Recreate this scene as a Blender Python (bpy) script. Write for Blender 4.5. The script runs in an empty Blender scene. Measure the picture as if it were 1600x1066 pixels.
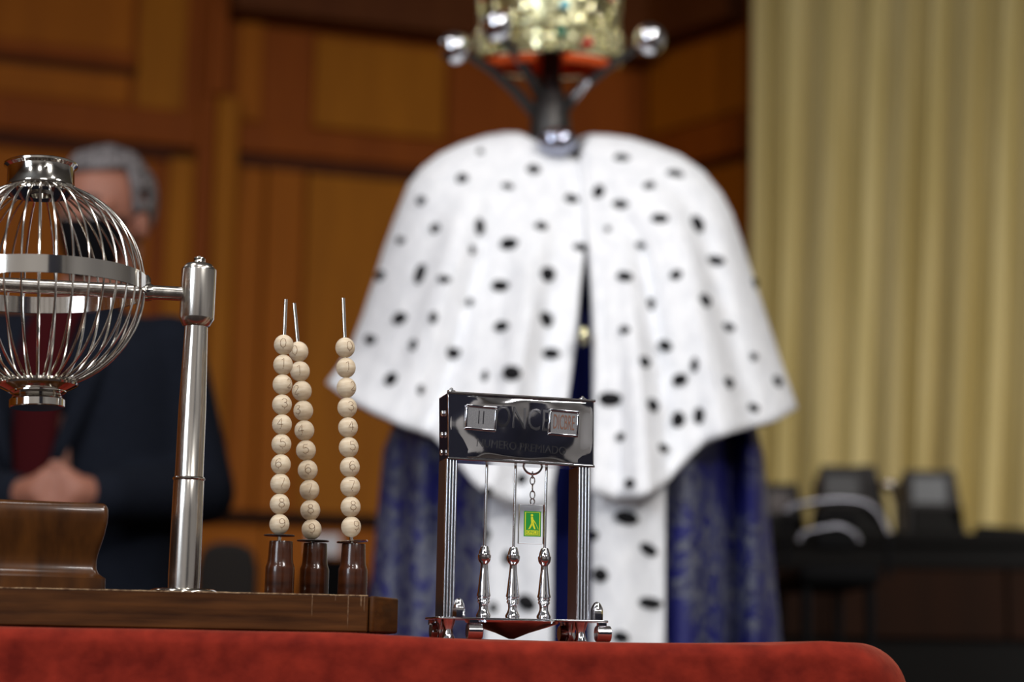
import bpy, bmesh, math, random
from mathutils import Vector, Matrix, noise
from mathutils.bvhtree import BVHTree
random.seed(7)
sc = bpy.context.scene
PI = math.pi
# ------------------------------------------------------------------ camera
FPX = 2860.0
TH = math.atan(492/FPX)
CAM = Vector((0, 0, 0.80))
RC = Matrix.Rotation(PI/2+TH, 3, 'X') @ Matrix.Rotation(0.018, 3, 'Z')
cd = bpy.data.cameras.new('camera'); cam = bpy.data.objects.new('camera', cd)
sc.collection.objects.link(cam)
cam.matrix_world = Matrix.Translation(CAM) @ RC.to_4x4()
cd.sensor_width = 36; cd.lens = FPX/1600*36; cd.clip_start = 0.05; cd.clip_end = 60
cd.dof.use_dof = True; cd.dof.focus_distance = 1.50; cd.dof.aperture_fstop = 3.4; cd.dof.aperture_blades = 0
sc.camera = cam
# ------------------------------------------------------------------ colour management, world, lights
vs = sc.view_settings
vs.view_transform = 'Standard'; vs.look = 'None'; vs.gamma = 1; vs.use_curve_mapping = False; vs.exposure = 0.0
w = bpy.data.worlds.new('world'); sc.world = w; w.use_nodes = True
w.node_tree.nodes['Background'].inputs[0].default_value = (0.55, 0.62, 0.8, 1)
w.node_tree.nodes['Background'].inputs[1].default_value = 0.08
def area(name, loc, target, sx, sy, power, col):
    l = bpy.data.lights.new(name, 'AREA'); l.shape = 'RECTANGLE'; l.size = sx; l.size_y = sy
    l.energy = power; l.color = col
    o = bpy.data.objects.new(name, l); sc.collection.objects.link(o); o.location = loc
    o.rotation_euler = (Vector(target)-Vector(loc)).to_track_quat('-Z', 'Y').to_euler()
    return o
area('key_lamp', (1.7, -0.6, 2.9), (0.1, 2.6, 1.0), 0.45, 0.45, 50, (1.0, 0.97, 0.94))
area('window_light', (-2.6, -2.2, 2.2), (0, 2.6, 1.1), 1.4, 1.6, 84, (0.80, 0.89, 1.0))
for i, (x, y) in enumerate([(-1.6, 0.4), (0.0, 0.6), (1.6, 0.4), (-1.2, 1.6), (1.4, 1.6), (-2.6, 3.6), (-2.2, -2.4), (0.2, -2.4), (2.4, -2.4)]):
    area('ceiling_lamp', (x, y, 3.50), (x, y, 0), 0.5, 0.5, 14 if i < 5 else (4 if i == 5 else 42), (1.0, 0.97, 0.95))  # last three are added, washing the near wall to brighten metal reflections
l_ = area('stand_lamp', (2.9, 1.6, 1.5), (1.75, 5.9, 1.15), 0.4, 0.4, 11, (1.0, 0.95, 0.86)); l_.data.spread = math.radians(75)  # added fill, brightens the curtain towards the bottom

# ------------------------------------------------------------------ helpers
def P(px, py, Y):
    d = RC @ Vector(((px-800)/FPX, (533-py)/FPX, -1))
    return CAM + d*(Y/d.y)
FWD = RC @ Vector((0, 0, -1))
def S(p):                       # metres per pixel at point p
    return (p-CAM).dot(FWD)/FPX
def on_plane(px, py, O, yaw):
    n = Vector((math.sin(yaw), -math.cos(yaw), 0))
    d = RC @ Vector(((px-800)/FPX, (533-py)/FPX, -1))
    return CAM + d*((O-CAM).dot(n)/d.dot(n))
def srgb(r, g, b):
    f = lambda c: (c/255/12.92) if c/255 <= 0.04045 else ((c/255+0.055)/1.055)**2.4
    return (f(r), f(g), f(b), 1)
W = {}
def link(o): sc.collection.objects.link(o); return o
def props(o, label=None, cat=None, group=None, kind=None):
    if label: o['label'] = label
    if cat: o['category'] = cat
    if group: o['group'] = group
    if kind: o['kind'] = kind
    return o
def thing(name, label, cat, M=None, group=None, kind=None):
    o = link(bpy.data.objects.new(name, None)); M = M or Matrix()
    if isinstance(M, Vector): M = Matrix.Translation(M)
    o.matrix_world = M; W[o.name] = M.copy(); o.empty_display_size = 0.02
    return props(o, label, cat, group, kind)
def add(name, geo, mat, parent=None, smooth=True, bevel=0, label=None, world=False, loc=None):
    """geo = (verts, faces) in the thing's local space, or in world space with world=True."""
    v, f = geo
    me = bpy.data.meshes.new(name)
    if world and parent is not None:
        inv = W[parent.name].inverted(); v = [inv @ Vector(p) for p in v]
    me.from_pydata([tuple(p) for p in v], [], f); me.update()
    bm = bmesh.new(); bm.from_mesh(me); bmesh.ops.recalc_face_normals(bm, faces=bm.faces); bm.to_mesh(me); bm.free()
    for m in (mat if isinstance(mat, (list, tuple)) else [mat]): me.materials.append(m)
    if smooth:
        me.polygons.foreach_set('use_smooth', [True]*len(me.polygons)); me.set_sharp_from_angle(angle=math.radians(38))
    o = link(bpy.data.objects.new(name, me))
    if parent is not None:
        o.parent = parent; W[o.name] = W[parent.name]
    if loc is not None: o.location = loc
    if bevel:
        b = o.modifiers.new('bevel', 'BEVEL'); b.width = bevel; b.segments = 2; b.limit_method = 'ANGLE'
    if label: o['label'] = label
    return o
def again(src, parent, M=None):
    o = src.copy(); link(o); o.parent = parent; W[o.name] = W[parent.name]
    if M is not None: o.matrix_basis = M
    return o
def J(*gs):
    V = []; F = []
    for v, f in gs:
        n = len(V); V += [Vector(p) for p in v]; F += [tuple(i+n for i in q) for q in f]
    return V, F
def T(g, M): return [M @ Vector(p) for p in g[0]], g[1]
def box(x0, x1, y0, y1, z0, z1):
    v = [(x, y, z) for z in (z0, z1) for x, y in ((x0, y0), (x1, y0), (x1, y1), (x0, y1))]
    return v, [(0, 3, 2, 1), (4, 5, 6, 7), (0, 1, 5, 4), (1, 2, 6, 5), (2, 3, 7, 6), (3, 0, 4, 7)]
def prism(poly, d0, d1, axis='z'):
    n = len(poly)
    g = {'z': lambda a, b, d: (a, b, d), 'y': lambda a, b, d: (a, d, b), 'x': lambda a, b, d: (d, a, b)}[axis]
    v = [g(a, b, d0) for a, b in poly]+[g(a, b, d1) for a, b in poly]
    return v, [tuple(range(n))[::-1], tuple(range(n, 2*n))]+[(i, (i+1) % n, n+(i+1) % n, n+i) for i in range(n)]
def lathe(prof, n=32, cap=True):
    """prof: (r, z) bottom..top; closes on the axis when cap"""
    v = []; f = []
    for r, z in prof:
        for k in range(n):
            a = 2*PI*k/n; v.append((r*math.cos(a), r*math.sin(a), z))
    m = len(prof)
    for i in range(m-1):
        for k in range(n):
            f.append((i*n+k, i*n+(k+1) % n, (i+1)*n+(k+1) % n, (i+1)*n+k))
    if cap:
        f.append(tuple(range(n))[::-1]); f.append(tuple((m-1)*n+k for k in range(n)))
    return v, f
def ring(ri, ro, z0, z1, n=48):
    v = []; f = []
    for r, z in ((ri, z0), (ro, z0), (ro, z1), (ri, z1)):
        for k in range(n): a = 2*PI*k/n; v.append((r*math.cos(a), r*math.sin(a), z))
    for i in range(4):
        for k in range(n):
            j = (i+1) % 4; f.append((i*n+k, i*n+(k+1) % n, j*n+(k+1) % n, j*n+k))
    return v, f
def tube(pts, r, n=8, closed=False):
    pts = [Vector(p) for p in pts]; m = len(pts); v = []; f = []
    rr = r if isinstance(r, (list, tuple)) else [r]*m
    up = None
    for i, p in enumerate(pts):
        a = pts[(i-1) % m] if (closed or i > 0) else p
        b = pts[(i+1) % m] if (closed or i < m-1) else p
        t = (b-a).normalized()
        if up is None:
            up = t.orthogonal().normalized()
        up = (up-t*up.dot(t)).normalized(); s = t.cross(up)
        for k in range(n):
            q = 2*PI*k/n; v.append(p+(up*math.cos(q)+s*math.sin(q))*rr[i])
    for i in range(m if closed else m-1):
        j = (i+1) % m
        for k in range(n): f.append((i*n+k, i*n+(k+1) % n, j*n+(k+1) % n, j*n+k))
    if not closed: f.append(tuple(range(n))[::-1]); f.append(tuple((m-1)*n+k for k in range(n)))
    return v, f
def ball(c, r, n=20, m=12, sc_=(1, 1, 1)):
    v = [(c[0], c[1], c[2]-r*sc_[2])]; f = []
    for i in range(1, m):
        a = PI*i/m-PI/2
        for k in range(n):
            b = 2*PI*k/n; v.append((c[0]+r*sc_[0]*math.cos(a)*math.cos(b), c[1]+r*sc_[1]*math.cos(a)*math.sin(b), c[2]+r*sc_[2]*math.sin(a)))
    v.append((c[0], c[1], c[2]+r*sc_[2])); e = len(v)-1
    for k in range(n):
        f.append((0, 1+(k+1) % n, 1+k)); f.append((e, 1+(m-2)*n+k, 1+(m-2)*n+(k+1) % n))
        for i in range(m-2):
            f.append((1+i*n+k, 1+i*n+(k+1) % n, 1+(i+1)*n+(k+1) % n, 1+(i+1)*n+k))
    return v, f
def grid(rows):
    n = len(rows[0]); v = [p for r in rows for p in r]; f = []
    for i in range(len(rows)-1):
        for k in range(n-1): f.append((i*n+k, i*n+k+1, (i+1)*n+k+1, (i+1)*n+k))
    return v, f
def lerp(a, b, t): return a+(b-a)*t
def interp(tab, x):
    if x <= tab[0][0]: return tab[0][1]
    for (a, b), (c, d) in zip(tab, tab[1:]):
        if x <= c: return b+(d-b)*(x-a)/(c-a)
    return tab[-1][1]
def sm(x): x = max(0, min(1, x)); return x*x*(3-2*x)
def text_geo(s, size, xs=1.0, depth=0.0002):
    c = bpy.data.curves.new('t', 'FONT'); c.body = s; c.size = size; c.extrude = depth; c.align_x = 'CENTER'; c.align_y = 'CENTER'
    c.resolution_u = 3
    o = link(bpy.data.objects.new('t', c)); bpy.context.view_layer.update()
    me = bpy.data.meshes.new_from_object(o.evaluated_get(bpy.context.evaluated_depsgraph_get()))
    v = [Vector((p.co.x*xs, -p.co.z, p.co.y)) for p in me.vertices]; f = [tuple(p.vertices) for p in me.polygons]
    bpy.data.objects.remove(o); bpy.data.meshes.remove(me); bpy.data.curves.remove(c)
    return v, f
def blob(caps, voxel=0.008, smooth=4):
    """one continuous surface grown round tapered capsules (p, r, q, s) and ellipsoids (c, (rx, ry, rz), rotation)"""
    bm = bmesh.new()
    for c in caps:
        b2 = bmesh.new()
        if len(c) == 4:
            for p, r in ((c[0], c[1]), (c[2], c[3])):
                bmesh.ops.create_icosphere(b2, subdivisions=3, radius=r, matrix=Matrix.Translation(p))
            g = bmesh.ops.convex_hull(b2, input=b2.verts)
            bmesh.ops.delete(b2, geom=[x for x in g['geom_interior'] if isinstance(x, bmesh.types.BMVert)], context='VERTS')
        else:
            M = Matrix.Translation(c[0]) @ c[2].to_4x4() @ Matrix.Diagonal((*c[1], 1))
            bmesh.ops.create_icosphere(b2, subdivisions=3, radius=1, matrix=M)
        me = bpy.data.meshes.new('x'); b2.to_mesh(me); b2.free(); bm.from_mesh(me); bpy.data.meshes.remove(me)
    me = bpy.data.meshes.new('b'); bm.to_mesh(me); bm.free()
    o = link(bpy.data.objects.new('b', me))
    r = o.modifiers.new('r', 'REMESH'); r.mode = 'VOXEL'; r.voxel_size = voxel
    s = o.modifiers.new('s', 'SMOOTH'); s.iterations = smooth
    bpy.context.view_layer.update()
    m2 = bpy.data.meshes.new_from_object(o.evaluated_get(bpy.context.evaluated_depsgraph_get()))
    geo = ([v.co.copy() for v in m2.vertices], [tuple(p.vertices) for p in m2.polygons])
    bpy.data.objects.remove(o); bpy.data.meshes.remove(me); bpy.data.meshes.remove(m2)
    return geo

# ------------------------------------------------------------------ materials
def base_mat(name, col, rough=0.5, metal=0.0, **kw):
    m = bpy.data.materials.new(name); m.use_nodes = True
    b = m.node_tree.nodes['Principled BSDF']
    b.inputs['Base Color'].default_value = col; b.inputs['Roughness'].default_value = rough; b.inputs['Metallic'].default_value = metal
    for k, v in kw.items(): b.inputs[k.replace('_', ' ')].default_value = v
    return m
def N(m, t, **kw):
    n = m.node_tree.nodes.new(t)
    for k, v in kw.items():
        if k in n.inputs: n.inputs[k].default_value = v
        else: setattr(n, k, v)
    return n
def coords(m, scale):
    tc = N(m, 'ShaderNodeTexCoord'); mp = N(m, 'ShaderNodeMapping'); mp.inputs['Scale'].default_value = scale
    m.node_tree.links.new(tc.outputs['Object'], mp.inputs[0]); return mp.outputs[0]
def noisy(m, c1, c2, scale=(1, 1, 1), ns=8.0, detail=4, lo=0.35, hi=0.65, bump=0.0, dist=0.001, rough=None):
    L = m.node_tree.links; b = m.node_tree.nodes['Principled BSDF']
    n = N(m, 'ShaderNodeTexNoise', Scale=ns, Detail=detail); L.new(coords(m, scale), n.inputs['Vector'])
    r = N(m, 'ShaderNodeValToRGB'); r.color_ramp.elements[0].color = c1; r.color_ramp.elements[1].color = c2
    r.color_ramp.elements[0].position = lo; r.color_ramp.elements[1].position = hi
    L.new(n.outputs[0], r.inputs[0]); L.new(r.outputs[0], b.inputs['Base Color'])
    if bump:
        bp = N(m, 'ShaderNodeBump', Strength=bump, Distance=dist); L.new(n.outputs[0], bp.inputs['Height']); L.new(bp.outputs[0], b.inputs['Normal'])
    if rough:
        mr = N(m, 'ShaderNodeMapRange'); mr.inputs[3].default_value = rough[0]; mr.inputs[4].default_value = rough[1]
        L.new(n.outputs[0], mr.inputs[0]); L.new(mr.outputs[0], b.inputs['Roughness'])
    return m
M_ = {}
M_['steel'] = base_mat('polished_steel', (0.62, 0.595, 0.55, 1), 0.10, 1)
M_['wire'] = base_mat('steel_wire', (0.66, 0.63, 0.58, 1), 0.16, 1)
M_['brushed'] = noisy(base_mat('brushed_steel', (0.6, 0.57, 0.53, 1), 0.2, 1), (0.5, 0.47, 0.43, 1), (0.68, 0.65, 0.6, 1), (60, 60, 0.6), 4.0, 3, 0.3, 0.7, 0.25, 0.0004, (0.14, 0.3))
M_['silver'] = noisy(base_mat('polished_silver', (0.72, 0.72, 0.74, 1), 0.07, 1), (0.66, 0.66, 0.68, 1), (0.76, 0.76, 0.78, 1), (1, 1, 1), 26.0, 1, 0.3, 0.7, 0.5, 0.0035)
M_['silver2'] = base_mat('silver', (0.68, 0.68, 0.70, 1), 0.09, 1)
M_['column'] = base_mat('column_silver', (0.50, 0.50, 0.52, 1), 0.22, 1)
M_['column_side'] = base_mat('dull_column_side', (0.20, 0.19, 0.20, 1), 0.38, 1)  # darker copy of the column silver, dim reflection put into the colour
M_['satin'] = noisy(base_mat('satin_silver', (0.45, 0.45, 0.46, 1), 0.35, 1), (0.27, 0.27, 0.29, 1), (0.36, 0.36, 0.37, 1), (400, 1, 400), 3.0, 2)
M_['engrave'] = base_mat('engraved_line', (0.24, 0.24, 0.26, 1), 0.2, 1)
M_['engrave2'] = base_mat('engraved_red_line', srgb(120, 85, 70), 0.45, 0.5)
M_['oldwood'] = noisy(base_mat('old_varnished_oak', (0, 0, 0, 1), 0.5, Specular_IOR_Level=0.12), srgb(42, 21, 6), srgb(80, 46, 16), (1.4, 6, 16), 9.0, 6, 0.3, 0.72, 0.3, 0.0008, (0.35, 0.6))
M_['wornwood'] = noisy(base_mat('worn_wood_edge', (0, 0, 0, 1), 0.7), srgb(84, 54, 28), srgb(168, 140, 104), (1, 1, 1), 260.0, 3)
M_['scratchwood'] = noisy(base_mat('scratched_wood', (0, 0, 0, 1), 0.7), srgb(74, 46, 22), srgb(128, 98, 66), (1, 1, 1), 300.0, 3)
M_['walnut'] = noisy(base_mat('varnished_walnut', (0, 0, 0, 1), 0.28, Coat_Weight=0.45, Coat_Roughness=0.05, Specular_IOR_Level=0.25), srgb(38, 15, 5), srgb(66, 31, 12), (8, 8, 50), 3.0, 5, 0.3, 0.7, 0.1, 0.0004)
M_['pedwood'] = noisy(base_mat('dark_varnished_wood', (0, 0, 0, 1), 0.3, Coat_Weight=0.35, Coat_Roughness=0.08, Specular_IOR_Level=0.2), srgb(46, 24, 8), srgb(84, 48, 16), (20, 12, 7), 3.0, 5, 0.3, 0.75, 0.15, 0.0006)
M_['bead'] = noisy(base_mat('pale_beech', (0, 0, 0, 1), 0.5), srgb(194, 172, 142), srgb(216, 200, 174), (45, 45, 300), 1.6, 4, 0.3, 0.7, 0.1, 0.0002)
M_['digit'] = base_mat('burnt_digit', srgb(112, 82, 54), 0.8)
M_['velvet'] = noisy(base_mat('red_velvet', (0, 0, 0, 1), 0.85, Sheen_Weight=0.35, Sheen_Roughness=0.4, Sheen_Tint=(1.0, 0.36, 0.22, 1), Specular_IOR_Level=0.1), srgb(90, 19, 11), srgb(128, 36, 22), (1, 1, 1), 45.0, 6, 0.3, 0.7, 0.6, 0.003)
M_['fur'] = noisy(base_mat('white_fur', (0, 0, 0, 1), 0.95, Sheen_Weight=0.3, Sheen_Roughness=0.5), srgb(234, 236, 240), srgb(251, 252, 254), (1, 1, 0.5), 60.0, 4, 0.3, 0.7, 0.6, 0.006)
M_['tail'] = base_mat('black_fur', srgb(14, 14, 18), 0.95)
M_['navy'] = base_mat('navy_cloth', srgb(18, 24, 78), 0.9, Specular_IOR_Level=0.1)
M_['gold'] = base_mat('gold_metal', (0.80, 0.76, 0.47, 1), 0.14, 1)
M_['gold2'] = base_mat('pale_gold', (0.58, 0.56, 0.34, 1), 0.3, 1)
M_['redlining'] = base_mat('red_felt', srgb(244, 92, 14), 0.8)
M_['chrome'] = base_mat('chrome', (0.75, 0.76, 0.8, 1), 0.06, 1)
M_['bluechrome'] = base_mat('bluish_chrome', (0.42, 0.44, 0.54, 1), 0.12, 1)
M_['dullsteel'] = base_mat('dull_steel', (0.30, 0.30, 0.34, 1), 0.33, 1)
M_['gunmetal'] = base_mat('dark_metal', (0.06, 0.056, 0.053, 1), 0.42, 0.7)
M_['gem_blue'] = base_mat('blue_gem', srgb(40, 190, 225), 0.08, Coat_Weight=1.0)
M_['gem_red'] = base_mat('red_gem', srgb(200, 20, 25), 0.08, Coat_Weight=1.0)
M_['gem_green'] = base_mat('green_gem', srgb(20, 120, 90), 0.08, Coat_Weight=1.0)
M_['skin'] = base_mat('skin', srgb(158, 104, 84), 0.55, Subsurface_Weight=0.05)
M_['suit'] = noisy(base_mat('navy_suit', (0, 0, 0, 1), 0.9, Specular_IOR_Level=0.1), srgb(16, 19, 27), srgb(27, 31, 41), (1, 1, 1), 300.0, 2)
M_['burgundy'] = base_mat('burgundy_cloth', srgb(54, 8, 12), 0.9, Specular_IOR_Level=0.1)
M_['mask'] = base_mat('black_mask', srgb(12, 12, 15), 0.9, Specular_IOR_Level=0.1)
M_['hair'] = noisy(base_mat('grey_hair', (0, 0, 0, 1), 0.6), srgb(62, 58, 60), srgb(138, 132, 132), (4, 1, 1), 60.0, 3, 0.35, 0.65, 0.5, 0.003)
M_['hair_dark'] = base_mat('dark_grey_hair', srgb(72, 64, 62), 0.7)
M_['shoe'] = base_mat('black_leather', srgb(16, 15, 15), 0.35)
M_['eye'] = base_mat('eye_white', srgb(220, 215, 210), 0.3)
M_['iris'] = base_mat('brown_iris', srgb(40, 24, 15), 0.2)
def wood(name, a, b, sheen=0.6):
    return noisy(base_mat(name, (0, 0, 0, 1), sheen, Specular_IOR_Level=0.15), a, b, (3, 3, 0.5), 4.0, 6, 0.3, 0.7, 0.1, 0.001)
M_['goldwood'] = wood('honey_wood', srgb(148, 86, 8), srgb(164, 98, 12))
M_['midwood'] = wood('amber_wood', srgb(146, 78, 6), srgb(160, 88, 9))
M_['redwood'] = wood('reddish_wood', srgb(128, 60, 6), srgb(140, 68, 8))
M_['darkwood'] = wood('dark_brown_wood', srgb(30, 14, 5), srgb(38, 18, 6), 0.8)
M_['dark_moulding'] = wood('dark_moulding_wood', srgb(70, 30, 8), srgb(80, 36, 8))  # shadow line below the rails as a dark wood colour
M_['brownwood'] = wood('brown_cornice_wood', srgb(84, 40, 10), srgb(94, 48, 14))  # darker brown for the band along the wall top
M_['blackwood'] = base_mat('black_laminate', srgb(11, 9, 8), 0.6, Specular_IOR_Level=0.12)
M_['navydrape'] = base_mat('navy_drape', srgb(22, 24, 44), 0.9)  # for the added dark sheet on the near wall
M_['curtain'] = noisy(base_mat('cream_curtain', (0, 0, 0, 1), 0.85), srgb(196, 178, 118), srgb(214, 198, 146), (6, 6, 0.3), 3.0, 4)
M_['plaster'] = base_mat('light_plaster', srgb(196, 194, 192), 0.9)
M_['ceil'] = base_mat('ceiling_white', srgb(150, 148, 144), 0.9)
M_['carpet'] = noisy(base_mat('dark_carpet', (0, 0, 0, 1), 0.95), srgb(30, 22, 18), srgb(48, 36, 30), (1, 1, 1), 90.0, 3)
M_['screen'] = base_mat('grey_screen', srgb(62, 62, 64), 0.25)
M_['screen2'] = base_mat('pale_grey_screen', srgb(98, 100, 104), 0.25)
M_['screen3'] = base_mat('pinkish_screen', srgb(96, 86, 84), 0.25)
M_['casing'] = base_mat('dark_casing', srgb(30, 26, 26), 0.5, Specular_IOR_Level=0.2)
M_['black'] = base_mat('black_fabric', srgb(12, 12, 14), 0.8, Specular_IOR_Level=0.15)
M_['greychair'] = base_mat('grey_fabric', srgb(60, 56, 54), 0.8)
M_['paper'] = base_mat('white_paper', srgb(215, 215, 220), 0.7)
M_['green'] = base_mat('green_print', srgb(28, 138, 52), 0.35)
M_['yellow'] = base_mat('yellow_print', srgb(214, 212, 40), 0.35)
M_['glass'] = base_mat('clear_acrylic', (0.97, 0.98, 0.98, 1), 0.03, Transmission_Weight=1.0, IOR=1.30)
def brocade():
    m = base_mat('blue_brocade', srgb(30, 34, 96), 0.55); L = m.node_tree.links; b = m.node_tree.nodes['Principled BSDF']
    v = N(m, 'ShaderNodeTexNoise', Scale=26.0, Detail=3.0, Distortion=1.6); L.new(coords(m, (1, 1, 0.8)), v.inputs['Vector'])
    r = N(m, 'ShaderNodeValToRGB'); e = r.color_ramp.elements
    e[0].position = 0.40; e[0].color = srgb(26, 28, 104); e[1].position = 0.60; e[1].color = srgb(36, 38, 84)
    for p, c in ((0.44, (28, 32, 88)), (0.475, (88, 92, 112)), (0.56, (98, 100, 112)), (0.585, (34, 38, 92))):
        x = e.new(p); x.color = srgb(*c)
    L.new(v.outputs[0], r.inputs[0])
    n2 = N(m, 'ShaderNodeTexNoise', Scale=7.0, Detail=1.0); L.new(coords(m, (1, 1, 1)), n2.inputs['Vector'])
    r2 = N(m, 'ShaderNodeValToRGB'); r2.color_ramp.elements[0].position = 0.36; r2.color_ramp.elements[1].position = 0.46
    L.new(n2.outputs[0], r2.inputs[0])
    mx = N(m, 'ShaderNodeMix', data_type='RGBA'); mx.inputs[6].default_value = srgb(24, 26, 96)
    L.new(r2.outputs[0], mx.inputs[0]); L.new(r.outputs[0], mx.inputs[7]); L.new(mx.outputs[2], b.inputs['Base Color'])
    return m
M_['brocade'] = brocade()

# ------------------------------------------------------------------ room shell
YAW = math.radians(17)
A0 = P(0, 1011, 6.0); A0.z = 0
uA = Vector((math.cos(YAW), math.sin(YAW), 0))
K = Vector((0.49, 6.66, 0)); B = Vector((0.84, 6.25, 0))
cA = A0-uA*4.0
Cc = Vector((4.6, 5.2, 0)); Dd = Vector((4.6, -4.0, 0)); Ee = Vector((cA.x, -4.0, 0))
H = 3.7
def wall(name, a, b, mat, th=0.12):
    """a..b seen from inside with a on the left; thickness goes outwards"""
    u = (b-a).normalized(); ang = math.atan2(u.y, u.x); L = (b-a).length
    M = Matrix.Translation(a) @ Matrix.Rotation(ang, 4, 'Z')
    o = link(bpy.data.objects.new(name, bpy.data.meshes.new(name)))
    g = box(0, L, 0, th, 0, H); o.data.from_pydata(g[0], [], g[1]); o.data.materials.append(mat)
    o.matrix_world = M; W[o.name] = M; o['kind'] = 'structure'
    return o, ang
wl, angA = wall('wall_far_left', cA, K, M_['redwood'])
wc, angC = wall('wall_corner', K, B, M_['redwood'])
wr, angR = wall('wall_far_right', B, Cc, M_['plaster'])
wall('wall_right', Cc, Dd, M_['plaster']); wall('wall_near', Dd, Ee, M_['plaster']); wall('wall_left', Ee, cA, M_['midwood'])
add('panel', box(0.9, 2.7, -0.08, -0.001, 0.3, 2.9), M_['navydrape'], bpy.data.objects['wall_near'], smooth=False)  # unseen dark sheet, added to darken the header plate's reflection
poly = [(cA.x-.2, cA.y+.1), (K.x, K.y+.2), (B.x+.1, B.y+.2), (4.8, 5.3), (4.8, -4.2), (cA.x-.2, -4.2)]
props(add('floor', prism(poly, -0.1, 0), M_['carpet'], smooth=False), kind='structure')
props(add('ceiling', prism(poly, H, H+.1), M_['ceil'], smooth=False), kind='structure')
def wp(px, py, a, ang):          # pixel -> (u, z) on a wall's plane
    p = on_plane(px, py, a, ang); q = p-a
    return q.x*math.cos(ang)+q.y*math.sin(ang), p.z
def wboard(name, w_, a, ang, px0, px1, py0, py1, d, mat, ref=None):
    """board on the wall between pixel columns px0..px1 (read at ref row) and rows py0 (top)..py1"""
    r = ref or (max(py0, 0)+min(py1, 700))/2; c = (px0+px1)/2 if abs(px0) < 2000 else 300
    u0 = wp(px0, r, a, ang)[0] if px0 > -500 else 0.0
    u1 = wp(px1, r, a, ang)[0]
    z1 = wp(c, py0, a, ang)[1] if py0 > -500 else H-0.02
    z0 = wp(c, py1, a, ang)[1] if py1 < 1500 else 0.02
    add(name, box(u0, u1, -d, -0.0005, min(z0, z1), max(z0, z1)), mat, w_, smooth=False, bevel=min(0.006, d/3))
za = lambda y: wp(0, y, cA, angA)[1]
zr1, zr0 = za(150), za(207)
def zpanel(name, px0, px1, z0, z1, d, mat, r=400):
    u0 = wp(px0, r, cA, angA)[0] if px0 > -500 else 0.01
    u1 = wp(px1, r, cA, angA)[0] if px1 < 2000 else (K-cA).length-0.005
    add(name, box(u0, u1, -d, -0.0005, z0, z1), mat, wl, smooth=False, bevel=min(0.006, d/3))
zpanel('rail', -999, 298, zr0, zr1, 0.05, M_['redwood'])
zpanel('rail', 362, 3000, zr0+.005, zr1-0.02, 0.05, M_['redwood'])
zpanel('moulding', -999, 296, zr0-.045, zr0-.002, 0.03, M_['dark_moulding'])  # dark strips below the rails stand in for their shadow
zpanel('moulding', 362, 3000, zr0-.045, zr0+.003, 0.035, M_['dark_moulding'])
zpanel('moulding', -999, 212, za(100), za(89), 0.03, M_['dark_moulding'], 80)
zpanel('stile', 298, 326, 0.12, H-.02, 0.035, M_['redwood'])
zpanel('stile', 326, 360, 0.12, zr1+0.06, 0.075, M_['goldwood'])
zpanel('stile', 326, 352, zr1+0.07, H-.02, 0.06, M_['redwood'], 80)
zpanel('stile', 256, 296, 0.12, zr0-0.01, 0.03, M_['goldwood'])
zpanel('panel', -999, 232, 0.14, zr0-0.06, 0.02, M_['midwood'])
zpanel('panel', 364, 408, 0.14, zr0-.01, 0.02, M_['midwood'])
zpanel('stile', 412, 470, 0.14, zr0-.01, 0.03, M_['midwood'])
zpanel('panel', 476, 700, 0.14, zr0-.02, 0.02, M_['goldwood'])
zpanel('panel', 706, 3000, 0.14, zr0-.02, 0.02, M_['midwood'])
zpanel('panel', 372, 410, zr1, za(-15), 0.02, M_['midwood'], 80)
zpanel('panel', 492, 695, zr1, za(2), 0.025, M_['goldwood'], 80)
zpanel('panel', 702, 3000, zr1, za(2), 0.02, M_['redwood'], 80)
zpanel('panel', -999, 205, zr1+.01, za(96), 0.02, M_['midwood'], 80)
zpanel('rail', -999, 212, za(88), za(64), 0.045, M_['redwood'], 80)
zpanel('panel', -999, 205, za(62), H-.3, 0.02, M_['midwood'], 80)
zpanel('panel', 216, 290, zr1+.01, H-.3, 0.012, M_['goldwood'], 80)
zpanel('rail', 354, 3000, za(-8), H-.02, 0.16, M_['brownwood'], 80)
LC = (B-K).length
zk = lambda y: wp(1130, y, K, angC)[1]
def kpanel(name, z0, z1, d, mat):
    add(name, box(0.03, LC-0.02, -d, -0.0005, z0, z1), mat, wc, smooth=False, bevel=0.005)
kpanel('moulding', zk(262)+.004, zk(250)-.002, 0.03, M_['dark_moulding'])  # rail shadow put in as a dark strip
kpanel('rail', zk(250), zk(192), 0.05, M_['redwood']); kpanel('panel', 0.14, zk(262), 0.02, M_['midwood'])
kpanel('panel', zk(182), zk(60), 0.02, M_['midwood']); kpanel('rail', zk(50), H-.02, 0.12, M_['brownwood'])

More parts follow.
